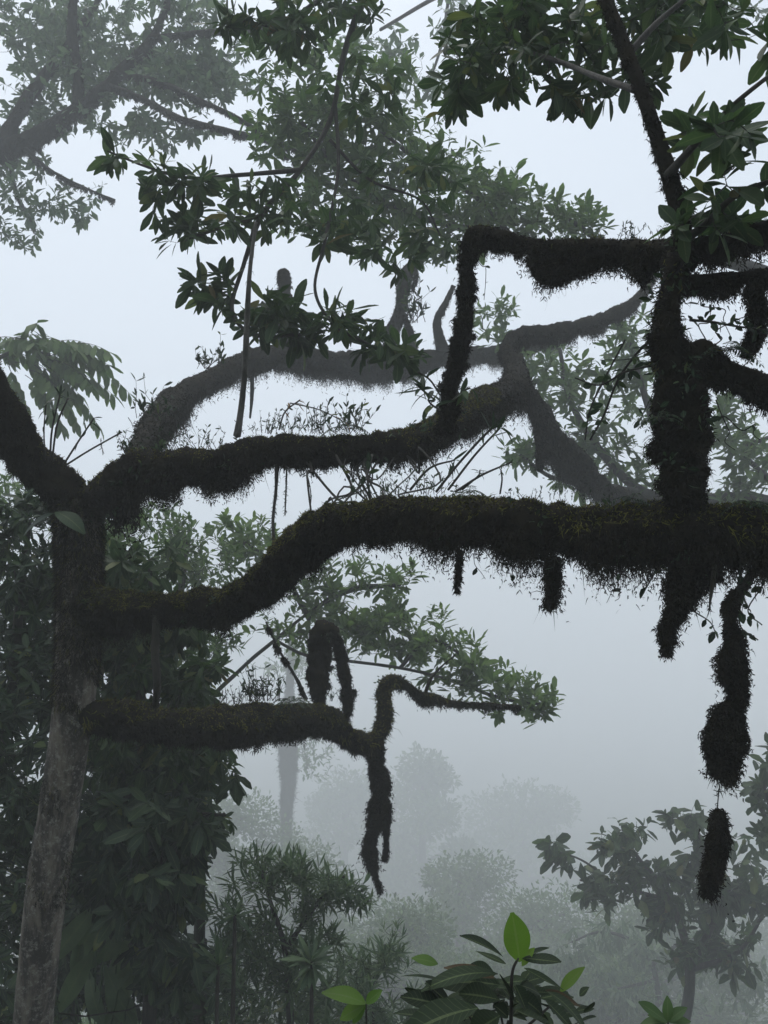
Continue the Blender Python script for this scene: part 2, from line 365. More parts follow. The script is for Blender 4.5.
# ------------------------------------------------------------------ foliage grown onto a skeleton
def grow(tree, skel, blobs, leaf=.2, per=7, mat_='leaf', rows=4, asp=.38, prof='obovate', up=.25, droop=.15, ang=(35, 85), clump=6, twr=.0035, span=.5, curl=.15, rowmat='twig', name='foliage', Lj=.25, tint_hi=None, spread=.55):
    leaf = leaf * DM; twr = twr * DM; nodes = np.concatenate([s for s in skel]); tips = []
    for (px, py, dep, rx, ry, rd, n) in blobs:
        k = max(1, n // clump); c = []
        while len(c) < k:
            q = rng.uniform(-1, 1, 3)
            if q @ q < 1: c.append(q)
        c = np.array(c)
        for j in range(n):
            q = c[j % k] + rng.normal(size=3) * spread * (k ** -.33) ; l = np.linalg.norm(q); q = q / l * min(l, 1.05)
            dd = dep + q[2] * rd; tips.append(P(px + q[0] * rx * dep / dd * 1.0, py + q[1] * ry, dd))
    tips = np.array(tips)
    dist = np.array([np.min(np.sum((nodes - t) ** 2, 1)) for t in tips]); tips = tips[np.argsort(dist)]
    cap = len(nodes) + 4 * len(tips) + 8; NN = np.zeros((cap, 3)); NN[:len(nodes)] = nodes; cnt = len(nodes)
    isk = np.zeros(cap); isk[:cnt] = 1
    PT, RR = [], []
    lmin = leaf * .6
    for t in tips:
        dv = NN[:cnt] - t; d2 = np.sqrt((dv ** 2).sum(1)); cost = d2 + np.where(d2 < lmin, (lmin - d2) * 3, 0) + .15 * np.clip(NN[:cnt, 2] - t[2], 0, 9) * (1 if up > 0 else -1)
        i = int(np.argmin(cost)); b = NN[i]; L = float(d2[i]) + 1e-4
        side = rng.normal(size=3) * L * .12; f = np.array([0, .33, .66, 1.])[:, None]
        pts = b + (t - b) * f + side * (np.sin(f * math.pi)) + np.array([0, 0, -1.]) * L * .12 * up * 2 * np.sin(f * math.pi)
        PT.append(pts); r0 = twr * (.6 + min(L / leaf, 6) * .3); RR.append([r0, r0 * .8, r0 * .62, r0 * .45])
        NN[cnt:cnt + 3] = pts[1:]; cnt += 3
    PT = np.array(PT); RR = np.array(RR)
    ax = unit(unit(PT[:, 3] - PT[:, 2]) + np.array([0, 0, up]) + rng.normal(size=(len(PT), 3)) * .15)
    ml = MB(); kw = dict(rows=rows, asp=asp, prof=prof, curl=curl)
    batch_tubes(ml, PT, RR, 4 if leaf * F / np.linalg.norm(tips.mean(0) - CAM) < 22 else 6, m=1)
    sz = leaf * rng.uniform(.62, 1.18, len(PT))
    whorls(ml, PT[:, 3], ax, per, sz, span * leaf / .2, ang, droop, Lj, **kw)
    # single leaves along the twig
    whorls(ml, PT[:, 2], unit(PT[:, 2] - PT[:, 1]), max(2, per // 3), sz * .85, span * leaf / .2, (50, 95), droop, Lj, **kw)
    return ml.build(name, [M[mat_], M[rowmat]], tree)

def limbs(tree, paths, bark='bark', sides=10, n=8, amp=.1, name='limb', moss=False, **kw):
    sk = []
    for rows in paths:
        if moss: o, p, r = moss_limb(tree, rows, name=name, n=n, sides=sides, **kw)
        else:
            p, r = path(rows, n); mb = MB(); tube(mb, p, r, sides, amp, 6, fine=.04); mb.build(name, M[bark], tree)
        sk.append(p)
    return sk
def to_ground(px, py, d, r, lean=(0, 0)):
    """trunk rows from a point on the ground up to a given point"""
    q = P(px, py, d); x, y = q[0] + lean[0], q[1] + lean[1]
    return np.array([x, y, G(x, y) - .15]), q, r * d * DM / F
def trunk(tree, px, py, d, rpx, bark='bark', lean=(0, 0), flare=1.4, moss=None, sides=14):
    a, q, r = to_ground(px, py, d, rpx, lean); n = 22; t = np.linspace(0, 1, n)[:, None]
    p = a + (q - a) * t; L = np.linalg.norm(q - a); p = p + np.stack([nz(p, 1.5 / max(L, 1) * 2, 2), nz(p, 1.5 / max(L, 1) * 2, 5), 0 * t[:, 0]], -1) * L * .025 * np.sin(t * math.pi)
    rr = r * (flare + (1 - flare) * np.clip(t[:, 0] * 2.2, 0, 1)); mb = MB(); tube(mb, p, rr, sides, .1, 3, fine=.04)
    return mb.build('trunk', M[bark], tree), p
def base_of(px, py, d, lean=(0, 0)):
    a, q, r = to_ground(px, py, d, 1, lean); return a + np.array([0, 0, .15])

# ================================================================== A: the great mossy tree
A = empty('mossy_tree', base_of(28, 1160, 6.5), 'big dark moss-covered tree whose long crooked limbs cross the whole picture', 'tree')
rows = [(24, 1190, 6.5, 21), (26, 1100, 6.5, 20), (33, 1020, 6.5, 19.5), (45, 900, 6.5, 20), (62, 790, 6.5, 19.5), (74, 700, 6.5, 20), (79, 630, 6.5, 21), (79, 560, 6.5, 21), (78, 500, 6.5, 24)]
p, r = path(rows, 12); g0 = np.array([p[0][0], p[0][1], G(p[0][0], p[0][1]) - .2])
p = np.vstack([g0, p[0] * .5 + g0 * .5, p]); r = np.concatenate([[r[0] * 1.6, r[0] * 1.25], r])
mb = MB(); tube(mb, p, r, 28, .06, 5, fine=.025); tr = mb.build('trunk', M['bark_lichen'], A)
tr['label'] = 'leaning trunk with pale lichen patches on brown bark'
# moss collar on the upper trunk
def coat(parent, rows, N, hair=.04, gap=0, green=.1):
    p, r = path(rows, 10); d, u, v = frames(p); i = rng.integers(0, len(p) - 1, N); t = rng.random(N)[:, None]; a = rng.uniform(0, 6.28, N)[:, None]
    nn = u[i] * np.cos(a) + v[i] * np.sin(a); pp = p[i] * (1 - t) + p[i + 1] * t; base = pp + nn * (r[i][:, None] * .98)
    k = nz(base, 4, 3) > gap; base, nn = base[k], nn[k]; L = hair * rng.uniform(.4, 1.5, len(base))
    mb = MB(); g = rng.random(len(base)) < green
    for q, m_ in ((~g, 0), (g, 1)): strands(mb, base[q], nn[q] * .6 + np.array([0, 0, -.8]) + rng.normal(size=(q.sum(), 3)) * .4, L[q], .005, .2, m_)
    mb.build('moss', [M['moss_brown'], M['moss_green']], parent)
coat(tr, [(74, 705, 6.5, 20), (79, 630, 6.5, 21), (79, 560, 6.5, 22), (78, 495, 6.5, 25)], 16000, .045, -.25)
coat(tr, [(45, 900, 6.5, 20), (62, 790, 6.5, 19.5), (74, 700, 6.5, 20)], 5000, .025, .35)

L_up = [(79, 520, 6.5, 20), (62, 488, 6.45, 24), (30, 462, 6.4, 25), (10, 425, 6.3, 23), (-8, 385, 6.2, 19), (-35, 330, 6.1, 16), (-70, 270, 6.0, 13), (-90, 190, 6.0, 9)]
moss_limb(A, L_up, green=.3, fringe=(.05, .8))
L_mid = [(80, 512, 6.5, 18), (105, 492, 6.4, 23), (135, 468, 6.3, 22), (165, 466, 6.2, 21), (215, 462, 6.1, 19), (265, 449, 6.0, 19), (320, 449, 6.0, 17), (370, 446, 6.1, 16), (415, 438, 6.4, 17), (455, 418, 7.8, 18), (490, 398, 9.8, 18)]
o_mid, p_mid, r_mid = moss_limb(A, L_mid, n=20, green=.5, gth=.15, slim=.76, fringe=(.12, 2.0))
L_far = [(485, 401, 9.6, 18), (515, 384, 12.72, 18), (512, 362, 14.35, 14), (507, 347, 15.44, 12), (520, 334, 16.53, 11), (545, 333, 17.48, 12), (575, 328, 18.43, 11), (605, 318, 19.52, 9), (632, 302, 20.34, 7), (648, 285, 20.88, 6), (655, 262, 21.42, 4)]
moss_limb(A, L_far, green=.0, fringe=(.2, .9), hair=.05, amp=.36, slim=.68)
L_far2 = [(512, 372, 13.54, 12), (528, 392, 14.35, 12), (545, 420, 15.44, 13), (563, 448, 16.53, 17), (582, 470, 17.34, 20), (605, 488, 18.16, 14), (640, 500, 18.98, 9), (700, 505, 20.20, 6)]
moss_limb(A, L_far2, green=.0, fringe=(.3, 1.4), hair=.07, amp=.4, slim=.66)
L_arch = [(118, 488, 6.6, 14), (138, 455, 8.6, 15), (150, 428, 10.68, 17), (172, 401, 13.40, 16), (205, 382, 15.71, 14), (240, 364, 17.89, 16), (275, 356, 19.52, 17), (320, 360, 21.42, 17), (360, 364, 23.06, 19), (400, 366, 24.28, 18), (445, 356, 25.23, 14), (500, 352, 26.32, 10), (560, 342, 27.68, 6)]
moss_limb(A, L_arch, green=.0, fringe=(.3, 1.3), hair=.06, amp=.42, slim=.66)
for pr in ([(388, 352, 23.5, 12), (394, 330, 23.5, 10), (401, 308, 23.5, 9), (404, 285, 23.5, 9), (407, 270, 23.5, 8), (413, 266, 23.5, 4), (416, 276, 23.5, 3), (413, 288, 23.5, 2)], [(414, 352, 23.6, 7), (410, 332, 23.6, 6), (404, 315, 23.6, 5)]):
    moss_limb(A, pr, green=0, fringe=(.2, 1.4), hair=.07, amp=.5, slim=.62)
moss_limb(A, [(442, 350, 24.96, 8), (437, 322, 24.96, 6), (447, 300, 24.96, 4), (453, 286, 25.10, 3)], green=0, fringe=(.12, .8), hair=.04)
moss_limb(A, [(285, 352, 19.93, 10), (284, 320, 20.20, 9), (285, 295, 20.47, 9), (283, 272, 20.74, 8)], green=0, fringe=(.12, .6), hair=.04)
L_main = [(78, 598, 6.5, 17), (95, 603, 6.4, 18), (130, 606, 6.3, 18), (178, 607, 6.15, 18), (222, 603, 6.0, 20), (255, 590, 5.75, 22), (285, 562, 5.5, 23), (312, 536, 5.2, 24), (345, 521, 4.95, 23), (390, 516, 4.7, 23), (440, 514, 4.5, 22), (500, 520, 4.25, 24), (560, 525, 4.1, 25), (620, 528, 3.95, 27), (690, 528, 3.8, 30), (745, 532, 3.7, 33), (800, 540, 3.65, 33), (870, 540, 3.6, 30), (960, 520, 3.6, 27), (1060, 470, 3.7, 22), (1150, 380, 3.8, 14)]
o_main, p_main, r_main = moss_limb(A, L_main, sides=30, n=24, green=.8, gth=.05, slim=.84, fringe=(.13, 2.1), density=1.0)
V = [(690, 540, 3.8, 26), (684, 490, 3.78, 29), (680, 440, 3.76, 34), (676, 395, 3.74, 33), (668, 350, 3.72, 26), (666, 315, 3.7, 20), (674, 280, 3.7, 18), (684, 248, 3.7, 15)]
o_V, p_V, r_V = moss_limb(A, V, sides=22, green=.12, fringe=(.08, 2.4), n=18, amp=.45, slim=.64, hair=.055)
L_loop = [(447, 432, 5.6, 13), (449, 400, 5.5, 13), (455, 368, 5.4, 13), (464, 330, 5.3, 12), (466, 290, 5.2, 10), (468, 252, 5.1, 9), (474, 232, 5.0, 8), (500, 237, 4.8, 8), (540, 246, 4.6, 8), (600, 247, 4.3, 9), (650, 250, 4.0, 10), (690, 248, 3.75, 12), (722, 243, 3.7, 12), (760, 230, 3.65, 11), (820, 212, 3.6, 9), (900, 190, 3.6, 6)]
moss_limb(A, L_loop, green=.1, fringe=(.07, 1.5), hair=.035)
moss_limb(A, [(684, 282, 3.7, 10), (710, 280, 3.7, 9), (745, 277, 3.7, 9), (790, 272, 3.7, 9), (860, 262, 3.75, 6)], green=.05, fringe=(.05, 1.4), hair=.03)
moss_limb(A, [(672, 375, 3.74, 22), (700, 360, 3.74, 22), (722, 372, 3.74, 17), (750, 380, 3.75, 14), (790, 392, 3.8, 14), (860, 400, 3.9, 9)], green=.05, fringe=(.06, 2.0), hair=.035)
L_stem = [(684, 256, 3.7, 13), (680, 215, 3.7, 11), (668, 170, 3.72, 10), (655, 130, 3.75, 9), (641, 90, 3.8, 8.5), (626, 50, 3.9, 8.5), (610, 10, 4.0, 8), (590, -40, 4.1, 7), (570, -100, 4.3, 5)]
o_stem, p_stem, r_stem = moss_limb(A, L_stem, green=.0, fringe=(.02, .8), fur=.7, hair=.018, amp=.1)
# lowest limb: fat mossy log, then a crook
L_low = [(76, 712, 6.50, 13.0), (100, 715, 6.50, 17.0), (140, 720, 6.88, 19.0), (185, 724, 7.31, 21.0), (232, 724, 7.80, 22.0), (275, 720, 8.26, 18.0), (312, 718, 8.67, 15.0), (333, 722, 8.94, 15.0), (345, 736, 9.10, 12.0), (362, 742, 9.20, 9.0), (377, 738, 9.30, 8.0), (384, 715, 9.40, 8.0), (384, 692, 9.50, 7.0), (391, 680, 9.60, 6.0), (404, 682, 9.80, 2.5), (420, 694, 10.00, 3.1), (432, 696, 10.20, 2.5), (455, 702, 10.50, 1.2), (490, 704, 11.00, 1.0), (520, 706, 11.40, 0.7)]
o_low, p_low, r_low = moss_limb(A, L_low, sides=24, n=18, green=.85, gth=-.25, slim=.95, fringe=(.07, 1.6), amp=.3, hair=.04)
moss_limb(A, [(338, 735, 9.03, 8.0), (346, 715, 9.05, 9.0), (348, 690, 9.10, 10.0), (343, 662, 9.15, 9.0), (335, 638, 9.11, 9.0), (324, 630, 9.07, 14.0), (320, 660, 9.03, 17.0), (319, 690, 8.92, 13.0), (322, 708, 8.85, 9.0)], green=.12, fringe=(.08, 2.2), hair=.05, amp=.6, slim=.62)
moss_limb(A, [(306, 700, 8.72, 3.0), (296, 678, 8.73, 2.2), (282, 655, 8.72, 2.0), (274, 640, 8.75, 1.6), (266, 622, 8.78, 1.2)], green=0, fringe=(.04, .4), fur=.3, hair=.02, bare='bark')
moss_limb(A, [(425, 694, 10.10, 1.9), (430, 680, 10.20, 1.5), (440, 668, 10.40, 1.2), (455, 655, 10.80, 0.9)], green=0, fringe=None, fur=.3, hair=.02)
# wiry roots and small leaves clinging to the limbs, all parts of the tree
def rootlet(c0, c1, r0, sag=.1, wob=.05, k=6):
    t = np.linspace(0, 1, k)[:, None]; q = c0 + (c1 - c0) * t + np.array([0, 0, -1.]) * sag * np.sin(t * math.pi) + rng.normal(size=(k, 3)) * wob * np.sin(t * math.pi)
    s_ = spline(np.hstack([q, np.linspace(r0, r0 * .5, k)[:, None]]), 5); mb = MB(); tube(mb, s_[:, :3], s_[:, 3], 6); mb.build('root', M['twig'], A); return s_[:, :3]
def at_px(pts, px):
    x = (pts - CAM) @ RT / ((pts - CAM) @ FW) * F + 384; return int(np.argmin(np.abs(x - px)))
rp = []
for k in range(13):
    a_ = at_px(p_mid, rng.uniform(300, 430)); b_ = at_px(p_main[:240], rng.uniform(300, 440))
    c0 = p_mid[a_] - [0, 0, r_mid[a_] * .8]; c1 = p_main[b_] + [0, 0, r_main[b_] * .8]
    rp.append(rootlet(c0, c1, rng.uniform(.004, .009), rng.uniform(.0, .3), .09))
for px in (405, 432, 448, 470, 476, 489, 496, 575, 610, 622, 641, 652, 700, 722, 748, 760, 766):
    a_ = at_px(p_main, px); c0 = p_main[a_] - [0, 0, r_main[a_] * .8]; L = rng.uniform(.08, .26)
    rp.append(rootlet(c0, c0 + np.array([rng.normal() * .07, rng.normal() * .05, -L]), .0025, 0, .02))
for (x0, y0, x1, y1, d_) in ((664, 330, 640, 420, 3.75), (664, 350, 600, 360, 3.8), (700, 350, 712, 300, 3.7), (715, 345, 740, 320, 3.7), (730, 365, 762, 345, 3.7), (716, 400, 735, 450, 3.7), (716, 420, 760, 440, 3.7), (700, 290, 730, 335, 3.7), (696, 240, 735, 262, 3.7), (740, 240, 768, 262, 3.7), (475, 245, 484, 300, 5.2), (470, 280, 483, 330, 5.2)):
    rp.append(rootlet(P(x0, y0, d_), P(x1, y1, d_), .003, rng.uniform(-.03, .06), .025))
ml = MB(); q = np.concatenate(rp); i = rng.integers(0, len(q), 150); leaves(ml, q[i], rng.normal(size=(150, 3)) + np.array([0, 0, -.3]), rng.normal(size=(150, 3)) + np.array([0, 0, 1.]), rng.uniform(.018, .05, 150), .5, 4, 'ellip')
def clinging(pts, rad, n, size, lo, hi):
    k = rng.integers(0, len(pts), max(3, n // 9)); j = np.repeat(k, 9)[:n]; n = len(j); d, u, v = frames(pts); a = rng.normal(size=len(k)) * .9 + np.where(rng.random(len(k)) < .5, 0, math.pi); a = np.repeat(a, 9)[:n]
    side = unit(np.cross(d[j], [0, 0, 1.]) + 1e-6); upv = np.cross(side, d[j]); nn = side * np.sin(a)[:, None] + upv * np.cos(a)[:, None]
    b = pts[j] + nn * rad[j, None] * rng.uniform(.95, 1.2, (n, 1)) + rng.normal(size=(n, 3)) * .02
    leaves(ml, b, nn * .6 + rng.normal(size=(n, 3)) * .6, rng.normal(size=(n, 3)) + np.array([0, 0, 1.]), rng.uniform(lo, hi, n), .45, 4, 'ellip')
clinging(p_main, r_main, 380, 0, .02, .045); clinging(p_mid, r_mid, 330, 0, .025, .06); clinging(p_V, r_V, 330, 0, .02, .055); clinging(p_low, r_low, 200, 0, .02, .05)
ml.build('foliage', M['leaf_dark'], A)
# rope-like roots and vines hanging
def vine(rows, label, mat_='root', leafy=0, name='hanging_vine', fr=None):
    p, r = path(rows, 10); e = empty(name, p[0], label, 'vine', 'vines and aerial roots')
    mb = MB(); tube(mb, p, r, 8, .15, 30); mb.build('stem', M[mat_], e)
    if fr:
        N = fr; i = rng.integers(0, len(p), N); ms = MB(); strands(ms, p[i], rng.normal(size=(N, 3)) * .6 + np.array([0, 0, -.5]), rng.uniform(.01, .04, N), .004, .2); ms.build('moss', M['moss_brown'], e)
    if leafy:
        i = rng.integers(0, len(p) - 1, leafy); ml = MB(); d = rng.normal(size=(leafy, 3)) + np.array([0, 0, -.4])
        leaves(ml, p[i], d, rng.normal(size=(leafy, 3)) + np.array([0, 0, 1.]), rng.uniform(.03, .06, leafy) * np.linalg.norm(p[0] - CAM) / 4, .6, 4, 'ellip'); ml.build('foliage', M['leaf_dark'], e)
    return e
vine([(256, 222, 5.9, 1.8), (250, 270, 5.9, 2.2), (247, 320, 5.95, 3), (245, 370, 5.95, 3), (241, 410, 6.0, 3), (237, 436, 6.0, 4)], 'pale thin vertical stem rising from the middle limb into the leaves', 'root', fr=300)
vine([(157, 615, 6.1, 4), (155, 650, 6.1, 4.5), (157, 680, 6.1, 4), (156, 706, 6.3, 3.5)], 'short dark mossy root between the main limb and the low log', 'bark', fr=900)
vine([(277, 462, 6.0, 2.5), (276, 490, 5.9, 1.6), (273, 520, 5.7, 1.5), (274, 548, 5.5, 1.6)], 'thin dark root hanging from the middle limb to the main limb at its bend', 'bark', fr=500)
vine([(287, 462, 6.0, 1), (286, 490, 6, .8), (285, 515, 6, .7)], 'hair-thin root beside the dark root under the middle limb', 'bark', fr=80)
vine([(252, 372, 18.43, 2), (252, 395, 18.43, 2), (250, 418, 18.43, 1)], 'thin tassel of moss under the hazy arch near the pale stem', 'bark', fr=200)
vine([(760, 560, 3.7, 3), (748, 580, 3.7, 5), (740, 592, 3.7, 6), (733, 606, 3.7, 6)], 'dark crooked root carrying the long moss mass at lower right', 'bark', fr=900)
vine([(716, 556, 3.7, 1.6), (713, 580, 3.7, 2.6), (710, 602, 3.7, 1.2), (709, 611, 3.7, .5)], 'single pointed dark rootlet between the two hanging moss masses', 'bark', fr=60)

# hanging moss masses: each its own thing
hanging('hanging_moss', [(735, 590, 3.7, 6), (731, 605, 3.7, 9), (730, 622, 3.7, 10), (735, 645, 3.7, 18), (732, 665, 3.7, 17), (737, 685, 3.7, 11), (737, 703, 3.7, 10), (726, 722, 3.7, 20), (724, 745, 3.7, 23), (727, 762, 3.7, 22), (718, 776, 3.7, 10)], 'long lumpy black moss mass dangling below the limb at lower right', hair=.05, lump=.45)
vine([(722, 772, 3.7, .8), (719, 790, 3.72, .6), (717, 812, 3.74, .6)], 'hair-thin thread between the long moss mass and the detached tassel below', 'bark', fr=40)
hanging('hanging_moss', [(718, 809, 3.74, 5), (719, 820, 3.74, 10), (718, 840, 3.74, 12), (715, 860, 3.74, 11), (711, 878, 3.74, 8), (707, 894, 3.74, 3)], 'isolated black moss tassel dangling on a thread in front of the bush', hair=.05, lump=.2)
hanging('hanging_moss', [(693, 548, 3.8, 22), (690, 570, 3.8, 20), (682, 592, 3.8, 16), (676, 610, 3.8, 10), (667, 625, 3.8, 10), (668, 640, 3.8, 8), (666, 655, 3.8, 3)], 'wedge of black moss tapering to a point beneath the upright limb', hair=.06, lump=.35)
hanging('hanging_moss', [(553, 556, 4.1, 12), (552, 572, 4.1, 8), (553, 588, 4.1, 6), (551, 600, 4.1, 4), (549, 609, 4.1, 1.5)], 'narrow moss tassel under the middle of the main limb', hair=.04, lump=.3)
hanging('hanging_moss', [(459, 548, 4.4, 2), (459, 565, 4.4, 3), (458, 578, 4.4, 3), (457, 592, 4.4, 1)], 'tiny frayed moss spindle under the main limb, left of the narrow tassel', hair=.02, lump=.3)
hanging('hanging_moss', [(540, 250, 4.6, 12), (545, 262, 4.55, 17), (555, 270, 4.5, 14), (572, 268, 4.4, 11), (592, 262, 4.3, 8), (610, 258, 4.3, 4)], 'thick shaggy moss mat under the upper horizontal limb', hair=.075, lump=.3)
hanging('hanging_moss', [(642, 256, 4.0, 8), (642, 268, 4.0, 7), (641, 280, 4.0, 3)], 'small black moss tuft under the upper limb beside the upright limb', hair=.05)
hanging('hanging_moss', [(752, 285, 3.7, 9), (757, 305, 3.7, 9), (756, 330, 3.7, 10), (750, 345, 3.7, 7), (746, 356, 3.7, 3)], 'ragged black moss tuft at the right edge above the mossy stub', hair=.05)
hanging('hanging_moss', [(377, 740, 9.3, 9), (375, 760, 9.3, 9), (380, 780, 9.3, 12), (379, 805, 9.3, 13), (375, 825, 9.3, 11), (370, 842, 9.3, 8), (371, 858, 9.3, 6), (375, 875, 9.3, 3), (381, 892, 9.3, 1.2)], 'long brown moss column hanging from the crook of the lowest limb', hair=.09, lump=.3)
hanging('hanging_moss', [(384, 800, 9.3, 7), (386, 825, 9.3, 4.5), (386, 845, 9.3, 3), (385, 860, 9.3, 2.5)], 'short forked end beside the long brown moss column', hair=.05, lump=.3)
hanging('hanging_moss', [(540, 405, 14.90, 4), (539, 425, 14.90, 6), (541, 450, 14.90, 5), (540, 470, 14.90, 2)], 'hazy grey moss strand below the bent far limb', hair=.15)
hanging('hanging_moss', [(700, 550, 3.8, 14), (708, 562, 3.8, 10), (715, 580, 3.8, 6)], 'short black moss skirt beside the wedge of moss', hair=.06)

# leaves of the big tree: near upper right
sk = [p_stem]
for rows in ([(668, 175, 3.7, 5), (690, 150, 3.5, 4), (718, 120, 3.4, 3), (745, 95, 3.3, 2.5), (790, 60, 3.3, 2)],
             [(684, 240, 3.7, 5), (705, 225, 3.6, 4), (730, 200, 3.5, 3), (760, 185, 3.4, 3), (810, 170, 3.4, 2)],
             [(641, 92, 3.8, 4), (600, 78, 4.2, 3), (560, 62, 4.8, 2.5), (520, 50, 5.2, 2)],
             [(628, 55, 3.9, 4), (655, 25, 4.0, 3), (690, -5, 4.1, 2)]):
    sk += limbs(A, [rows], 'twig', 8)
grow(A, sk[2:3] + [p_stem[:20]], [(705, 215, 3.6, 30, 28, .3, 5), (735, 165, 3.5, 36, 36, .35, 7), (750, 225, 3.6, 26, 24, .3, 5), (690, 120, 3.6, 20, 30, .2, 3)], .165, 6, 'leaf', 7, .40, droop=.2, up=.35, name='foliage', twr=.004)
grow(A, sk[1:2], [(745, 110, 3.3, 28, 40, .3, 6), (765, 50, 3.3, 18, 35, .3, 3), (675, 130, 3.6, 15, 18, .2, 1)], .165, 6, 'leaf', 7, .40, droop=.3, up=.0, name='foliage', twr=.004)
grow(A, sk[3:5], [(640, 15, 5.0, 75, 40, .6, 44), (560, 30, 5.3, 60, 42, .7, 44), (500, 45, 5.6, 52, 42, .6, 38), (600, 80, 5.2, 60, 22, .5, 20), (710, 15, 4.9, 55, 38, .6, 24), (475, 85, 5.6, 34, 26, .4, 15), (455, 110, 5.6, 20, 14, .3, 5), (500, 15, 5.6, 40, 20, .4, 14), (540, 88, 5.4, 45, 16, .4, 13)], .165, 6, 'leaf', 6, .36, droop=.35, up=-.1, name='foliage', twr=.003, clump=3, spread=.75)

# ================================================================== B: hazy tree overhead at upper left
DM = 1.2
B = empty('overhanging_tree', base_of(-330, 300, 27), 'hazy spreading tree with mossy limbs overhead at the upper left', 'tree')
_, pB = trunk(B, -330, 300, 27, 26, lean=(-.5, 0))
skB = limbs(B, [
    [(-335, 330, 27.00, 24), (-220, 250, 26.33, 20), (-110, 190, 25.65, 17), (-20, 158, 25.11, 14), (30, 140, 24.84, 13), (70, 115, 24.57, 11), (100, 92, 24.30, 9), (130, 62, 24.30, 7), (155, 33, 24.30, 5), (175, -20, 24.30, 4)],
    [(78, 108, 24.44, 8), (78, 70, 24.30, 6), (72, 35, 24.30, 6), (74, 0, 24.30, 5), (80, -50, 24.30, 4)],
    [(0, 150, 24.84, 12), (20, 110, 25.11, 9), (45, 75, 25.65, 7), (80, 30, 26.19, 5), (110, -20, 27.00, 3)]],
    moss=True, green=0, fringe=(.16, .7), hair=.05, density=.8, sides=12)
skB += limbs(B, [
    [(108, 85, 24.30, 4.0), (145, 100, 22.95, 4.0), (180, 118, 21.60, 3.6), (225, 130, 20.25, 3.2), (270, 140, 19.31, 2.4), (330, 158, 18.23, 1.9)],
    [(112, 72, 24.30, 3.2), (160, 82, 22.95, 3.2), (200, 100, 21.60, 2.6), (250, 125, 20.25, 2.1), (300, 165, 18.90, 1.8), (370, 205, 18.23, 1.3)],
    [(150, 38, 24.30, 3.2), (200, 32, 22.95, 2.8), (250, 30, 20.93, 2.4), (300, 22, 18.90, 2.0), (360, 4, 17.55, 1.6)],
    [(20, 145, 24.84, 4.0), (50, 170, 24.30, 2.4), (90, 190, 24.30, 1.6), (115, 200, 24.30, 1.1)],
    [(100, 90, 24.30, 3.2), (140, 55, 25.65, 2.4), (200, 60, 27.00, 1.6)],
    [(10, 150, 24.84, 4.0), (15, 190, 25.11, 2.4), (35, 230, 25.38, 1.4)]], moss=True, green=0, fringe=(.12, .5), hair=.04, density=.6, sides=10)
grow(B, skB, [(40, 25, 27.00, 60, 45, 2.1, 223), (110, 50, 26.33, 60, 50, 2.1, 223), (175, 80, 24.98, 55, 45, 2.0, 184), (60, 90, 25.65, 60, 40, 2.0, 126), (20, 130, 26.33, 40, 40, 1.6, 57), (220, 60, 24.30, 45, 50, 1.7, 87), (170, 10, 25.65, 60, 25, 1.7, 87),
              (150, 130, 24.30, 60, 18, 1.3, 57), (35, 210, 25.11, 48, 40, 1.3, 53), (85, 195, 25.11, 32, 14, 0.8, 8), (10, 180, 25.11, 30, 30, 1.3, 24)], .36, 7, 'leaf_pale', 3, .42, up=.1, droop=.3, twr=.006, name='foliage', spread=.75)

# C: leafy boughs in the upper middle, a tree reaching in from above
DM = 1.0
C_ = empty('leafy_tree', base_of(520, -330, 12, (10, 3)), 'leafy tree with long sprays of dark green leaves over the middle limb', 'tree')
q = P(520, -330, 12); a0 = np.array([q[0] + 10, q[1] + 3, G(q[0] + 10, q[1] + 3) - .1])
t_ = np.linspace(0, 1, 26)[:, None]; pc = a0 + (q - a0) * t_ + np.array([3.0, 0, 0]) * np.sin(t_ * math.pi)
mb = MB(); tube(mb, pc, np.linspace(.26, .12, 26), 14, .08, 3); mb.build('trunk', M['bark'], C_)
skC = limbs(C_, [
    [(520, -335, 12, 9), (450, -200, 11.2, 7), (400, -100, 10.6, 6), (370, -20, 10, 5), (345, 50, 9.6, 3), (330, 120, 9.3, 2.6), (300, 170, 9, 2.4), (262, 215, 8.8, 3), (245, 260, 8.6, 2.4)],
    [(335, 100, 9.4, 2), (338, 170, 9, 1.8), (325, 240, 8.6, 1.7), (315, 290, 8.3, 1.6), (335, 325, 8.1, 1.8), (370, 345, 8, 1.4)],
    [(300, 170, 9, 2.6), (240, 175, 8.7, 2.2), (190, 178, 8.5, 1.8), (150, 168, 8.4, 1.4), (105, 150, 8.4, .9)],
    [(330, 140, 9.3, 1.8), (370, 180, 9.2, 1.5), (420, 200, 9.1, 1.2), (440, 235, 9, .9)], [(262, 215, 8.8, 2), (215, 230, 8.5, 1.6), (185, 240, 8.4, 1.2)],
    [(245, 260, 8.6, 2.2), (232, 310, 8.3, 2.2), (255, 335, 8.2, 2), (300, 335, 8.1, 1.6)],
    [(370, -20, 10, 3), (320, 0, 9.4, 2.4), (280, 25, 9, 2), (240, 20, 8.8, 1.4)]], 'twig', 7)
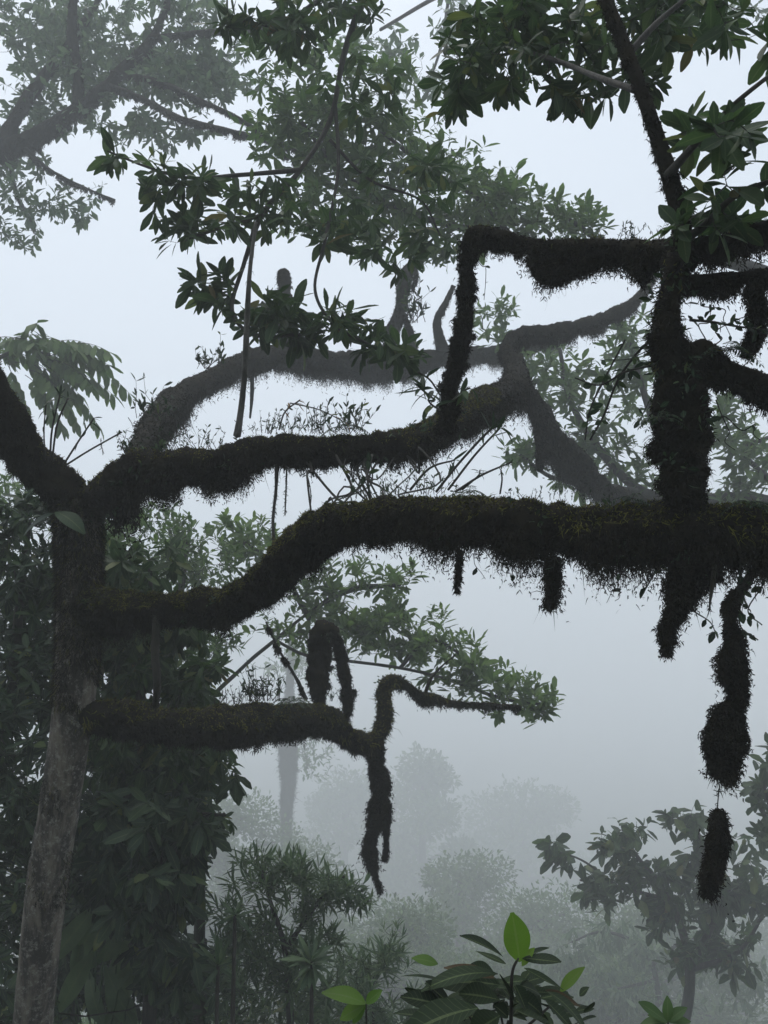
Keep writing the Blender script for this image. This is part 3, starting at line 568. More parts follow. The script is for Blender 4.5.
grow(C_, skC, [(300, 20, 9, 58, 28, .5, 30), (240, 18, 8.8, 26, 14, .4, 8), (350, 10, 9.4, 30, 20, .4, 12), (132, 160, 8.4, 32, 10, .2, 8), (175, 185, 8.5, 38, 18, .35, 16), (205, 225, 8.5, 50, 20, .4, 20), (265, 205, 8.7, 46, 26, .5, 20), (330, 215, 8.9, 46, 30, .5, 22), (215, 290, 8.4, 42, 16, .3, 15), (285, 310, 8.2, 46, 22, .4, 26), (345, 330, 8.1, 46, 22, .4, 26), (392, 352, 8, 32, 12, .3, 12), (400, 250, 9, 50, 26, .5, 16), (350, 90, 9.4, 44, 30, .5, 14), (410, 180, 9.3, 50, 30, .5, 18)],
     .25, 7, 'leaf', 5, .34, up=.1, droop=.3, twr=.003, name='foliage', clump=3, spread=.7)
# C2: hazier tree behind those boughs
DM = 1.2
C2 = empty('leafy_tree', base_of(900, 330, 16), 'hazy mid-green tree crown behind the dark leaf sprays, upper middle', 'tree')
trunk(C2, 900, 330, 16, 12)
skC2 = limbs(C2, [
    [(900, 335, 16, 11), (810, 290, 16, 9), (740, 265, 15.8, 7), (690, 252, 15.6, 6), (640, 250, 15.4, 6), (600, 250, 15.3, 5), (560, 250, 15.2, 5), (510, 235, 15, 4), (450, 225, 14.6, 3.5), (390, 205, 14.2, 3), (340, 170, 14, 2.5), (300, 120, 14, 2)],
    [(510, 235, 15, 3), (480, 200, 14.8, 2.6), (430, 170, 14.4, 2.4), (380, 130, 14.2, 1.8)],
    [(610, 250, 15.3, 4), (595, 238, 15.2, 3), (570, 220, 15, 2)],
    [(390, 205, 14.2, 2.4), (340, 225, 14, 2), (300, 215, 14, 1.4)]], 'bark', 8)
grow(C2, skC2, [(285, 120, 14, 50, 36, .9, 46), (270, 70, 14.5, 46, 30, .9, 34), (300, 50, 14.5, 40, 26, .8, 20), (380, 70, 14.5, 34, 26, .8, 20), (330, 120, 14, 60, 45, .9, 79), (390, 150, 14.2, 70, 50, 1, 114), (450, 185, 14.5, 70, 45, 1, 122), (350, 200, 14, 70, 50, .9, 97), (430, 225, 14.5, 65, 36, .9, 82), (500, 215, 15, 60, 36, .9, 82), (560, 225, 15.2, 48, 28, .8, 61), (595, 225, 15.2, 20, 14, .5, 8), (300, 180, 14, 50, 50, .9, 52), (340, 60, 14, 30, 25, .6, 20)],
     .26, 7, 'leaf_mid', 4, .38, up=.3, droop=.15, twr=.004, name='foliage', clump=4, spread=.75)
# C3: faint tree far behind, top
DM = 1.5
C3 = empty('distant_tree', base_of(960, 100, 26), 'faint tree with sprigs showing between the crowns at the top', 'tree')
trunk(C3, 960, 100, 26, 9)
skC3 = limbs(C3, [[(960, 105, 26, 9), (860, -20, 25, 7), (720, -80, 24, 5), (560, -60, 23, 4), (450, -10, 22, 2.4), (380, 30, 22, 1.6)],
    [(450, -10, 22, 2), (440, 50, 22, 1.6), (425, 90, 22, 1.2)]], 'bark', 6)
grow(C3, skC3, [(425, 90, 22, 24, 22, .8, 22), (390, 55, 22, 30, 24, .8, 26), (450, 15, 22, 40, 20, .9, 26), (360, 40, 22, 30, 30, .8, 22), (700, 10, 24, 60, 20, 1, 30)], .33, 6, 'leaf_pale', 3, .4, up=.1, twr=.006)

# D: hazy bushes and trees seen between the limbs, right of centre
DM = 1.8
D = empty('broadleaf_tree', base_of(900, 560, 13), 'pale green tree filling the gap between middle limb and upright limb', 'tree')
trunk(D, 900, 560, 13, 12)
skD = limbs(D, [[(900, 565, 13, 11), (830, 530, 13, 8), (760, 500, 13, 7), (690, 500, 13, 6), (640, 490, 13, 5), (600, 450, 13.2, 4), (570, 400, 13.4, 3), (560, 350, 13.6, 2)], [(690, 500, 13, 5), (660, 440, 13, 4), (640, 380, 13, 3), (630, 340, 13, 2)],
    [(810, 520, 13, 4), (770, 480, 12.8, 3), (745, 450, 12.6, 2.4), (790, 430, 12.6, 2)], [(650, 492, 13, 3), (560, 480, 12.8, 2.4), (520, 455, 12.6, 1.6)]], 'bark', 8)
grow(D, skD, [(610, 400, 13.2, 50, 45, .8, 78), (590, 460, 13, 55, 35, .8, 72), (540, 465, 12.7, 34, 24, .5, 23), (625, 345, 13, 34, 36, .6, 33), (520, 440, 12.6, 20, 14, .4, 9), (640, 470, 13, 30, 30, .6, 26), (500, 330, 14, 34, 34, .8, 33), (550, 370, 14, 40, 40, .8, 46), (740, 455, 12.6, 45, 36, .7, 70), (745, 415, 12.6, 34, 20, .5, 20), (735, 495, 12.6, 44, 16, .5, 23)],
     .24, 7, 'leaf_mid', 4, .36, up=.3, twr=.004)
DM = 1.0
# near twiggy creeper beside the upright limb
for rows, lab, nlf in (([(664, 330, 3.9, 1.6), (640, 350, 4.0, 1.3), (618, 380, 4.1, 1.2), (604, 415, 4.2, 1), (590, 440, 4.2, .8)], 'dark leafy creeper arching left of the upright limb', 22),
                  ([(655, 365, 3.9, 1.4), (625, 372, 4.0, 1.1), (600, 385, 4.1, .9), (575, 378, 4.2, .7)], 'thin creeper reaching left toward the far bent limb', 12),
                  ([(625, 340, 4.2, .8), (604, 380, 4.2, 1), (590, 410, 4.2, .8), (585, 440, 4.2, .6)], 'thin dangling creeper with round leaves between the limbs', 12),
                  ([(690, 320, 3.7, 1.5), (712, 322, 3.6, 1.2), (735, 326, 3.6, 1), (765, 330, 3.6, 1)], 'leafy creeper on top of the mossy stub at right', 22),
                  ([(740, 560, 3.7, 1), (742, 590, 3.7, .8), (740, 625, 3.7, .8), (758, 640, 3.7, .6)], 'twiggy creeper hanging right of the long moss mass', 10),
                  ([(760, 545, 3.7, 1), (764, 580, 3.7, .8), (748, 610, 3.7, .7), (762, 625, 3.7, .6)], 'outermost twiggy creeper at the right edge under the limb', 8),
                  ([(680, 600, 3.8, 1), (695, 612, 3.8, .8), (710, 622, 3.8, .6), (716, 634, 3.8, .5)], 'thin twig poking right from the wedge of moss', 8),
                  ([(668, 545, 3.85, 1), (655, 572, 3.85, .8), (645, 590, 3.85, .6)], 'thin twig hanging left of the wedge of moss', 8),
                  ([(336, 455, 5.9, 1.4), (352, 490, 5.6, 1.2), (330, 500, 5.5, 1), (310, 520, 5.3, 1)], 'looping bare root between the middle and main limbs', 6),
                  ([(372, 455, 5.9, 1.4), (365, 480, 5.6, 1.2), (350, 496, 5.4, 1), (336, 512, 5.2, 1)], 'second looping root between middle and main limbs, to the right', 10)):
    vine(rows, lab, 'twig', nlf, name='creeper')

# ------------------------------------------------------------------ E: branch with light leaves behind the crook
DM = 1.5
E = empty('broadleaf_tree', base_of(165, 900, 12), 'hazy light-leaved tree spreading behind the hooked low limb', 'tree')
trunk(E, 165, 900, 12, 7)
skE = limbs(E, [[(165, 905, 12, 6), (175, 800, 12, 4), (200, 715, 12, 2.6), (240, 670, 12, 2), (275, 640, 12, 1.8), (310, 612, 12, 1.6), (350, 590, 12, 3), (400, 585, 12, 2)],
    [(275, 640, 12, 1.6), (305, 655, 12, 1.6), (340, 660, 11.8, 1.6), (400, 668, 11.6, 1.5), (450, 680, 11.4, 1.5), (500, 698, 11.3, 1.8), (545, 705, 11.2, 1.2)],
    [(310, 620, 12, 3), (280, 570, 12.2, 2.4), (240, 540, 12.4, 2)], [(400, 668, 11.6, 2), (430, 640, 11.5, 1.8), (470, 660, 11.4, 1.2)],
    [(190, 740, 12, 4), (190, 660, 12.2, 3), (180, 580, 12.4, 2.4), (170, 530, 12.6, 1.6)]], 'twig', 8)
grow(E, skE, [(370, 610, 11.8, 40, 16, .5, 30), (490, 672, 11.3, 30, 18, .4, 22), (420, 610, 11.8, 26, 14, .4, 16), (500, 705, 11.2, 30, 12, .3, 14), (240, 530, 12.4, 34, 26, .5, 32), (290, 560, 12.2, 45, 32, .6, 55), (350, 575, 12, 50, 20, .5, 42), (390, 570, 12, 30, 16, .4, 17), (290, 625, 12, 45, 34, .6, 52), (345, 630, 11.9, 40, 26, .5, 42), (400, 635, 11.6, 50, 26, .5, 65), (440, 655, 11.5, 40, 26, .5, 52), (470, 680, 11.4, 24, 16, .4, 20), (520, 685, 11.3, 22, 12, .3, 17), (540, 700, 11.2, 20, 14, .3, 17), (525, 715, 11.2, 16, 10, .3, 7)],
     .20, 8, 'leaf_light', 4, .36, up=.45, droop=.05, twr=.0035, ang=(40, 80), clump=4)

# ------------------------------------------------------------------ F: dark wall of trees at lower left
DM = 1.0
def bush(name, label, cat, root, paths, blobs, group=None, rpx=7, bark='bark', lean=(0, 0), **kw):
    px, py, d = root; e = empty(name, base_of(px, py, d, lean), label, cat, group)
    _, pt = trunk(e, px, py, d, rpx, bark, lean); sk = limbs(e, paths, bark, 7) if paths else [pt[-6:]]
    kw2 = dict(leaf=.2, per=6, mat_='leaf_dark', rows=4); kw2.update(kw); grow(e, sk + [pt[10:]], blobs, **kw2); return e
grp = 'dark understorey trees at the lower left'
bush('understorey_tree', 'dark glossy tree at the left edge, crown beside the fork', 'tree', (-20, 900, 8.4), [[(-20, 905, 8.4, 7), (-10, 800, 8.4, 6), (10, 700, 8.4, 5), (20, 600, 8.4, 4), (30, 520, 8.4, 2)]],
     [(10, 520, 8.6, 45, 30, 0.9, 85), (25, 580, 8.5, 50, 40, 1.1, 136), (20, 650, 8.5, 50, 45, 1.1, 153), (15, 730, 8.4, 50, 45, 1.1, 153), (15, 810, 8.4, 48, 45, 1.1, 136)], grp, leaf=.17, droop=.3, per=7)
bush('understorey_tree', 'dense dark tree directly behind the lichened trunk', 'tree', (120, 900, 9.2), [[(120, 905, 9.2, 8), (125, 800, 9.2, 6), (140, 700, 9.2, 5), (150, 620, 9.3, 3), (150, 560, 9.4, 2)], [(125, 800, 9.2, 5), (180, 760, 9, 3), (215, 740, 8.8, 2)]],
     [(130, 560, 9.5, 48, 34, 1.1, 81), (150, 620, 9.4, 60, 42, 1.3, 149), (120, 680, 9.2, 55, 40, 1.1, 122), (185, 665, 9.3, 36, 36, 1.1, 76), (130, 750, 9.2, 60, 45, 1.3, 149), (190, 770, 9, 45, 45, 1.1, 108)], grp, mat_='leaf', leaf=.22, droop=.5, per=7, up=0)
bush('understorey_tree', 'dark drooping-leaved tree reaching toward the narrow-leaf shrub', 'tree', (150, 1000, 8.2), [[(150, 1005, 8.2, 7), (150, 930, 8.2, 6), (160, 870, 8.2, 4), (190, 820, 8.1, 3), (225, 815, 8, 2)], [(150, 930, 8.2, 5), (110, 860, 8.3, 3), (90, 820, 8.4, 2)]],
     [(150, 820, 8.3, 55, 40, 1.1, 108), (190, 835, 8.1, 26, 22, .6, 32), (140, 890, 8.3, 60, 40, 1.1, 122), (170, 885, 8.4, 34, 36, .8, 56), (160, 960, 8.4, 40, 40, .9, 72), (100, 850, 8.5, 30, 45, 0.9, 68)], grp, leaf=.25, droop=.7, per=7, up=-.2)
bush('understorey_tree', 'low dark bush filling the lower left corner', 'bush', (0, 1060, 7.6), None,
     [(10, 900, 7.9, 36, 50, 0.9, 81), (5, 980, 7.7, 40, 50, 0.9, 81), (190, 1000, 8.6, 36, 30, .8, 40)], grp, leaf=.17, droop=.3, per=7)
bush('understorey_tree', 'hazy grey-green tree behind the fork, below the middle limb', 'tree', (170, 800, 17), [[(170, 805, 17, 8), (170, 700, 17, 6), (180, 600, 17, 4), (190, 530, 17, 2)]],
     [(150, 540, 17, 60, 36, 2.2, 176), (200, 560, 17, 40, 40, 1.8, 122), (90, 520, 17.5, 50, 30, 1.8, 95), (20, 490, 17, 40, 30, 1.8, 54), (190, 630, 17, 50, 40, 1.8, 122)], None, leaf=.22, mat_='leaf_mid', rows=3, per=7, twr=.006)
bush('understorey_tree', 'bushy tree with leaf tips trailing at the valley edge, left of the low log end', 'tree', (200, 940, 10.5), [[(200, 945, 10.5, 6), (200, 850, 10.5, 5), (195, 780, 10.5, 3), (190, 700, 10.6, 2)]],
     [(190, 700, 10.6, 30, 30, 0.9, 48), (195, 745, 10.5, 36, 30, 0.9, 54), (200, 790, 10.5, 36, 26, 0.9, 48), (215, 830, 10.4, 30, 18, 0.7, 32)], grp, leaf=.2, droop=.6, per=7, up=-.3, mat_='leaf')

bush('understorey_tree', 'broad dark tree mass deep behind the lichened trunk', 'tree', (60, 960, 12), [[(60, 965, 12, 8), (70, 850, 12, 6), (60, 740, 12, 5), (50, 640, 12, 3)], [(70, 850, 12, 5), (140, 760, 12, 3), (170, 700, 12, 2)], [(70, 900, 12, 4), (150, 900, 12, 3), (200, 920, 12, 2)]],
     [(50, 600, 12, 80, 50, 1, 160), (60, 690, 12, 90, 60, 1, 240), (60, 800, 12, 90, 60, 1, 240), (130, 780, 12, 62, 70, 1, 180), (60, 900, 12, 90, 60, 1, 220), (130, 900, 12, 74, 70, 1, 220), (160, 980, 12.5, 80, 50, 1, 180), (80, 990, 11.6, 90, 50, 1, 180)], grp, leaf=.23, droop=.4, per=7, up=0, rows=3)
bush('understorey_tree', 'low dark tree filling the slope under the narrow-leaved shrubs', 'bush', (330, 1040, 12.8), None,
     [(240, 1010, 12.8, 90, 26, .8, 100), (340, 1022, 12.8, 90, 20, .8, 80), (430, 1026, 12.8, 50, 16, .6, 30)], grp, leaf=.2, droop=.3, per=7, mat_='leaf')

# pinnate-leaved shoots at the left edge above the fork
def frond(mb, mst, base, dirv, length, sag, pairs, L, asp=.3, ang=62, droop=.5, prof='ellip', rows=4):
    t = np.linspace(0, 1, pairs + 2)[:, None]; dv = unit(np.asarray(dirv, float))
    pts = base + dv * length * t + np.array([0, 0, -1.]) * sag * length * t ** 2
    batch_tubes(mst, pts[None], (np.linspace(.0045, .0015, pairs + 2) * max(.4, length / .6))[None], 4)
    d = unit(np.gradient(pts, axis=0)); s = unit(np.cross(d, [0, 0, 1.]))
    for sg in (-1, 1):
        i = np.arange(2, pairs + 2); a = R(ang)
        dd = d[i] * math.cos(a) + s[i] * sg * math.sin(a) + np.array([0, 0, -1.]) * droop * rng.uniform(.6, 1.3, (len(i), 1))
        leaves(mb, pts[i], dd, np.array([0, 0, 1.]) + rng.normal(size=(len(i), 3)) * .2, L * (np.sin(np.linspace(.5, 2.6, len(i))) * .5 + .6) * rng.uniform(.9, 1.1, len(i)), asp, rows, prof)
    leaves(mb, pts[-1:], d[-1:], np.array([[0, 0, 1.]]), np.array([L]), asp, rows, prof)
DM = 2.5
Fp = empty('pinnate_tree', base_of(-60, 560, 9), 'feathery compound-leaved shoots at the left edge above the fork', 'tree')
_, pt = trunk(Fp, -60, 460, 9, 5)
skF = limbs(Fp, [[(-60, 465, 9, 5), (-40, 400, 9, 3), (-10, 365, 9, 2.4), (20, 350, 9, 2), (50, 355, 9, 1.4)]], 'twig', 7)
ml, ms = MB(), MB()
for (px, py, dx, dz, ln) in ((18, 352, .9, .35, .62), (22, 350, .2, .5, .55), (50, 356, 1, .35, .62), (46, 360, 1, -.05, .55), (35, 365, .7, -.5, .5), (0, 362, -.6, .3, .6), (5, 360, .3, -.6, .5), (-20, 375, .6, -.7, .45), (10, 370, -.2, .8, .5), (52, 362, .5, .75, .5), (30, 370, .9, -.25, .5), (-4, 350, .8, .5, .6), (10, 345, 1, .1, .6), (40, 350, .9, .6, .6), (25, 375, 1, -.6, .5), (48, 368, .9, .15, .6), (0, 380, .9, -.8, .5), (15, 362, .7, .1, .6), (-10, 340, .9, .2, .6), (55, 350, 1, .0, .7), (50, 352, .9, .45, .7), (20, 345, .8, .3, .7), (8, 340, .7, .5, .7), (40, 362, .8, -.4, .6), (-5, 345, 1, -.1, .7)):
    frond(ml, ms, P(px, py, 9), [dx, rng.uniform(-.5, .5), dz], ln * 1.05 * DM, .5, 8, .2 * DM, .38, 62, 1.1)
ms.build('rachis', M['twig'], Fp); ml.build('foliage', M['leaf_mid'], Fp)

DM = 1.0
# ------------------------------------------------------------------ small plants growing on the limbs
def sprout(label, stems, tipleaf=.12, nl=5, kind='orchid', matl='leaf_dark', asp=.2, depth=None):
    p0 = P(*stems[0][0][:3]); e = empty('epiphyte', p0, label, 'epiphyte', 'plants growing on the mossy limbs'); ms, ml = MB(), MB()
    for st in stems:
        p, r = path([(x, y, d, w) for (x, y, d, w) in st], 6); tube(ms, p, r, 6)
        ax = unit(p[-1] - p[-2])[None]; whorls(ml, p[-1:], ax, nl, tipleaf, .5, (20, 80), .5, rows=6, asp=asp, prof='narrow', curl=.35)
        k = rng.integers(len(p) // 2, len(p), 4); leaves(ml, p[k], unit(p[-1] - p[0]) * .6 + rng.normal(size=(4, 3)) * .6, rng.normal(size=(4, 3)) * .3 + np.array([0, 0, 1.]), tipleaf * rng.uniform(.4, .8, 4), asp, 5, 'narrow', curl=.4)
    ms.build('stem', M['twig'], e); ml.build('foliage', M[matl], e); return e
d = 6.3
sprout('tall slender stems fanning up from the fork at the left', [[(50, 462, d, 1), (52, 430, d, 1), (60, 395, d, .8)], [(52, 462, d, 1), (57, 425, d, 1), (68, 398, d, .8)], [(45, 460, d, .8), (44, 430, d, .7), (46, 405, d, .6)]], .1, 5)
sprout('paired stems leaning right from the fork', [[(64, 464, d, 1), (78, 442, d, .9), (94, 418, d, .8)], [(66, 465, d, 1), (90, 450, d, .9), (122, 432, d, .8)]], .1, 5)
sprout('wiry stems above the main limb with drooping tip leaves, centre', [[(436, 492, 4.6, 1.4), (460, 462, 4.6, 1.3), (490, 430, 4.6, 1.3), (502, 426, 4.6, 1)], [(448, 490, 4.6, 1.3), (475, 455, 4.6, 1.2), (500, 428, 4.6, 1)], [(410, 490, 4.7, 1.4), (430, 468, 4.7, 1.2), (455, 460, 4.7, .8)]], .13, 5, asp=.16)
sprout('low thin stems rising rightward on the main limb', [[(455, 492, 4.5, 1.4), (482, 475, 4.5, 1.2), (512, 462, 4.5, .8)], [(462, 490, 4.5, 1), (478, 476, 4.5, .9), (480, 470, 4.5, .7)], [(500, 494, 4.4, 1), (502, 480, 4.4, .9), (501, 470, 4.4, .8)]], .04, 4)
sprout('dark narrow-leaved rosette beside the upright part of the looping limb', [[(435, 400, 5.3, 1), (425, 392, 5.2, 1), (420, 388, 5.2, 1)], [(448, 405, 5.3, 1), (462, 392, 5.2, 1), (470, 388, 5.2, 1)], [(440, 395, 5.3, 1), (430, 380, 5.2, 1), (418, 372, 5.2, 1)], [(440, 410, 5.3, 1), (432, 405, 5.2, 1), (428, 400, 5.2, 1)]], .16, 5, asp=.24)
sprout('thin twig with a curled dry leaf above the middle limb', [[(279, 430, 6, .9), (285, 412, 6, .9), (300, 400, 6, .8)], [(290, 403, 6, .7), (320, 410, 6, .6), (348, 424, 6, .5)]], .08, 3, matl='leaf_dead')
def tuft(px, py, d, label, h=.14, n=14, wide=.18, leafy=True):
    d = d + (d - 10) * .36 if d > 10 else d; h = h * 1.25; n = int(n * 1.3)
    c = P(px, py, d); e = empty('epiphyte', c, label, 'epiphyte', 'plants growing on the mossy limbs'); PT, RR = [], []
    for k in range(n):
        a = c + np.array([rng.normal() * wide * .5, rng.normal() * .03, -.01]); dv = unit(np.array([rng.normal() * .45, rng.normal() * .35, 1.])); L = h * rng.uniform(.4, 1.25)
        q = a + dv * L * np.linspace(0, 1, 4)[:, None] + rng.normal(size=(4, 3)) * L * .05 * np.linspace(0, 1, 4)[:, None]; PT.append(q); RR.append(np.array([.0018, .0015, .0012, .0008]) * d / 4.5)
    PT = np.array(PT); ms = MB(); batch_tubes(ms, PT, np.array(RR), 4); ms.build('stem', M['twig'], e)
    if leafy:
        ml = MB(); b = PT[:, 1:].reshape(-1, 3); b = np.concatenate([b, b]); N = len(b)
        leaves(ml, b, rng.normal(size=(N, 3)) * .7 + np.array([0, 0, .7]), rng.normal(size=(N, 3)), h * rng.uniform(.12, .3, N), .3, 4, 'ellip'); ml.build('foliage', M['leaf_dark'], e)
for a_ in ((262, 432, 6, 'low ferny tuft on the middle limb right of the pale stem', .1, 14), (300, 432, 6, 'small-leaved tuft on the highest hump of the middle limb', .12, 16), (330, 432, 6, 'sparse sprigs on the middle limb, left of the looping limb', .16, 12),
          (186, 448, 6.15, 'tiny spiky tuft on the middle limb near the fork', .12, 9), (215, 447, 6.1, 'short grassy tuft between the fork and the pale stem', .1, 9), (355, 430, 6.1, 'wispy upright sprigs on the middle limb above the bend', .2, 10),
          (385, 496, 4.7, 'small tuft on the main limb above its bend', .09, 12), (425, 492, 4.6, 'bushy dark tuft on the main limb under the wiry stems', .09, 18), (545, 498, 4.15, 'little leafy tuft on the main limb left of the upright limb', .05, 10), (592, 500, 4.0, 'tiny sprout on the main limb close to the upright limb', .05, 7),
          (262, 700, 8.1, 'spiky dark tuft sitting on top of the low mossy log', .2, 34), (235, 703, 7.8, 'low tuft on the mossy log, left of the spiky one', .1, 16), (180, 706, 7.2, 'thin sprigs on the mossy log near the trunk', .08, 10),
          (155, 418, 9.0, 'hazy fine sprigs on the rising part of the arch', .3, 10), (210, 368, 10.8, 'hazy tiny-leaved twigs on the shoulder of the arch', .3, 12), (415, 322, 13.9, 'hazy twigs around the hooked stub', .5, 12), (640, 240, 4.1, 'fine twigs standing on the upper limb near the stem', .08, 10), (610, 240, 4.3, 'low wisps on the upper limb, farther left', .05, 8),
          (340, 700, 9.05, 'fine twigs on the crook of the low limb', .12, 9), (128, 452, 6.35, 'small sprouts in the notch of the fork', .1, 10)):
    tuft(*a_)
for px, py, d, L, nf, lab in ((470, 494, 4.4, .13, 9, 'small fern on the main limb right of the wiry stems'), (632, 500, 3.9, .12, 8, 'small fern in the corner left of the upright limb'), (722, 352, 3.65, .15, 10, 'fern arching over the mossy stub right of the upright limb'),
        (345, 428, 6.05, .18, 9, 'small fern on the middle limb over the looping roots'), (290, 702, 8.2, .22, 10, 'fern on the low mossy log beside its spiky tuft'), (660, 420, 3.65, .12, 7, 'fern hanging from the left flank of the upright limb'),
        (330, 632, 9.1, .2, 8, 'small fern crowning the furry hooked moss of the low limb'), (752, 508, 3.6, .13, 9, 'fern on the main limb at the right edge')):
    b = P(px, py, d); e = empty('fern', b, lab, 'fern', 'ferns growing on the mossy limbs'); ml, ms = MB(), MB()
    for k in range(nf):
        a_ = k * 2.4; frond(ml, ms, b + rng.normal(size=3) * .01, [math.cos(a_), math.sin(a_), rng.uniform(.3, 1.1)], L * rng.uniform(.7, 1.25), .75, 11, L * .17, .35, 68, .25, rows=3)
    ms.build('rachis', M['twig'], e); ml.build('frond', M['leaf_dark'], e)
# two big oval leaves in front of the fork
e = empty('epiphyte', P(55, 515, 6.2), 'pair of broad oval leaves in front of the trunk at the fork', 'epiphyte', 'plants growing on the mossy limbs')
ml = MB(); b = P(np.array([55., 55]), np.array([513., 512]), np.array([6.2, 6.2])); t = P(np.array([20., 82]), np.array([522., 518]), np.array([6.15, 6.1]))
leaves(ml, b, t - b, np.array([[0, -.5, 1.], [0, -.5, 1.]]), np.linalg.norm(t - b, axis=1) * 1.05, .5, 9, 'ellip', .1, .25); ml.build('leaf', M['leaf_dark'], e)

# ------------------------------------------------------------------ lower middle: narrow-leaved shrubs
DM = 1.15
def narrow(label, root, blobs, paths, group='narrow-leaved shrubs', **kw):
    return bush('narrow_leaf_shrub', label, 'shrub', root, paths, blobs, group, rpx=4, **dict(dict(leaf=.19, per=12, asp=.15, prof='narrow', mat_='leaf_pale', up=.6, droop=.1, span=.9, ang=(15, 85), rows=4, twr=.004, curl=.3), **kw))
narrow('tall narrow-leaved shrub in front of the misty trunk', (290, 1010, 9), [(235, 930, 9, 36, 40, .5, 44), (235, 985, 9, 40, 30, .5, 40), (290, 880, 9, 60, 30, .5, 75), (250, 860, 9, 35, 20, .4, 22), (330, 895, 9, 40, 30, .4, 45), (280, 930, 9, 70, 35, .5, 70), (300, 980, 8.9, 70, 35, .5, 70)],
       [[(290, 1015, 9, 4), (285, 950, 9, 3), (270, 900, 9, 2), (260, 865, 9, 1.5)], [(285, 950, 9, 3), (320, 900, 9, 2), (345, 875, 9, 1.4)]])
narrow('lower narrow-leaved shrub left of the bright young leaf', (375, 1040, 10), [(370, 960, 10, 45, 24, .4, 50), (390, 940, 10, 20, 18, .3, 12), (360, 1000, 9.8, 60, 30, .4, 55)], [[(375, 1045, 10, 3), (372, 990, 10, 2), (385, 945, 10, 1.2)]])
DM = 1.0
for px, py, lab, n in ((218, 965, 'star-shaped rosette plant at the foot of the dark trees', 16), (312, 962, 'larger rosette of stiff leaves in front of the narrow-leaved shrub', 24), (235, 915, 'yellowish rosette half hidden in the shade', 10)):
    q = P(px, py, 7.8); e = empty('rosette_plant', (q[0], q[1], G(q[0], q[1])), lab, 'plant', 'rosette plants')
    ms = MB(); bs = np.array([q[0], q[1], G(q[0], q[1]) - .1]); tube(ms, bs + (q - bs) * np.linspace(0, 1, 8)[:, None], np.linspace(.03, .015, 8), 8); ms.build('stem', M['twig'], e)
    ml = MB(); whorls(ml, np.repeat(q[None], 2, 0), np.array([[0, -.35, 1.], [.1, -.6, .8]]), n, .27 if n > 10 else .2, .25, (25, 95), .15, rows=7, asp=.17, prof='narrow', curl=.25); ml.build('foliage', M['leaf_pale'], e)
# big ribbed pale leaves, lower left
e = empty('broad_leaf_plant', (P(105, 1000, 8.6)[0], P(105, 1000, 8.6)[1], G(P(105, 1000, 8.6)[0], P(105, 1000, 8.6)[1])), 'clump of big pale ribbed leaves beside the trunk at the bottom', 'plant')
ml, ms = MB(), MB(); q = np.array(e.location)
for k in range(15):
    px, py, L, a_ = rng.uniform(72, 140), rng.uniform(908, 1010), rng.uniform(.35, .6), rng.uniform(-.9, .9)
    t = P(px, py, 8.6 + rng.uniform(-.3, .3)); dv = unit(t - q); b = t - unit(dv + np.array([a_ * 1.1, rng.normal() * .3, .1])) * L
    mid = (q + b) / 2 + rng.normal(size=3) * .05; tube(ms, spline(np.array([q, mid, b]), 5), np.full(11, .008), 6)
    leaves(ml, b[None], (t - b)[None], np.array([[a_ * .4, -1., .6]]), np.array([L]), .34, 12, 'ellip', .35, .45, tint=np.array([rng.uniform(.5, 1)]))
ms.build('stalk', M['leaf_pale'], e); ml.build('foliage', M['leaf_pale'], e)

# ------------------------------------------------------------------ right: bushes
DM = 3.0
bush('broadleaf_bush', 'oval-leaved bush behind the isolated moss tassel at lower right', 'bush', (680, 1040, 9), [[(680, 1045, 9, 6), (690, 970, 9, 5), (670, 900, 9, 3), (640, 860, 9, 2), (625, 840, 9, 1.4)], [(690, 970, 9, 4), (720, 900, 9, 3), (705, 850, 9, 2), (690, 815, 9, 1.2)], [(690, 970, 9, 3), (740, 950, 9, 2), (770, 900, 9, 1.6)], [(670, 900, 9, 2.4), (620, 888, 9, 1.8), (580, 880, 9, 1)], [(620, 888, 9, 1.2), (585, 862, 9, 1), (560, 852, 9, .7)]],
     [(557, 850, 9, 10, 14, .2, 8), (625, 845, 9, 34, 26, .4, 30), (685, 825, 9, 22, 20, .3, 16), (605, 880, 9, 38, 24, .4, 26), (660, 890, 9, 42, 34, .4, 40), (720, 870, 9, 40, 34, .4, 36), (690, 935, 9, 50, 34, .4, 40), (735, 940, 9, 36, 34, .4, 30), (755, 885, 9, 24, 34, .4, 20)], leaf=.19, per=6, mat_='leaf', asp=.5, droop=.5, up=.1, prof='ellip', clump=5, ang=(45, 95))
bush('broadleaf_bush', 'sparse oval-leaved bush cut by the right edge', 'bush', (830, 1000, 7.5), [[(830, 1005, 7.5, 6), (810, 880, 7.5, 4), (775, 830, 7.5, 2), (755, 800, 7.5, 1.4)], [(775, 830, 7.5, 2), (760, 770, 7.5, 1.2)]],
     [(762, 760, 7.5, 16, 26, .3, 10), (762, 800, 7.5, 16, 18, .3, 7), (755, 838, 7.5, 14, 14, .2, 5), (800, 800, 7.5, 30, 60, .4, 20)], leaf=.17, per=6, mat_='leaf', asp=.45, droop=.3, up=.1, prof='ellip')
e = empty('drooping_tree', base_of(660, 1000, 17), 'misty drooping tree low behind the oval-leaved bush', 'tree')
_, pt = trunk(e, 660, 1000, 17, 5)
skL = limbs(e, [[(660, 1005, 17, 3), (652, 965, 17, 2.4), (630, 940, 17, 1.8), (600, 932, 17, 1.3), (572, 942, 17, .9)], [(652, 965, 17, 2.2), (690, 938, 17, 1.6), (725, 950, 17, 1.2), (755, 975, 17, .8)], [(655, 980, 17, 2), (636, 985, 16.6, 1.4), (612, 990, 16.5, .8)]], 'bark', 8)
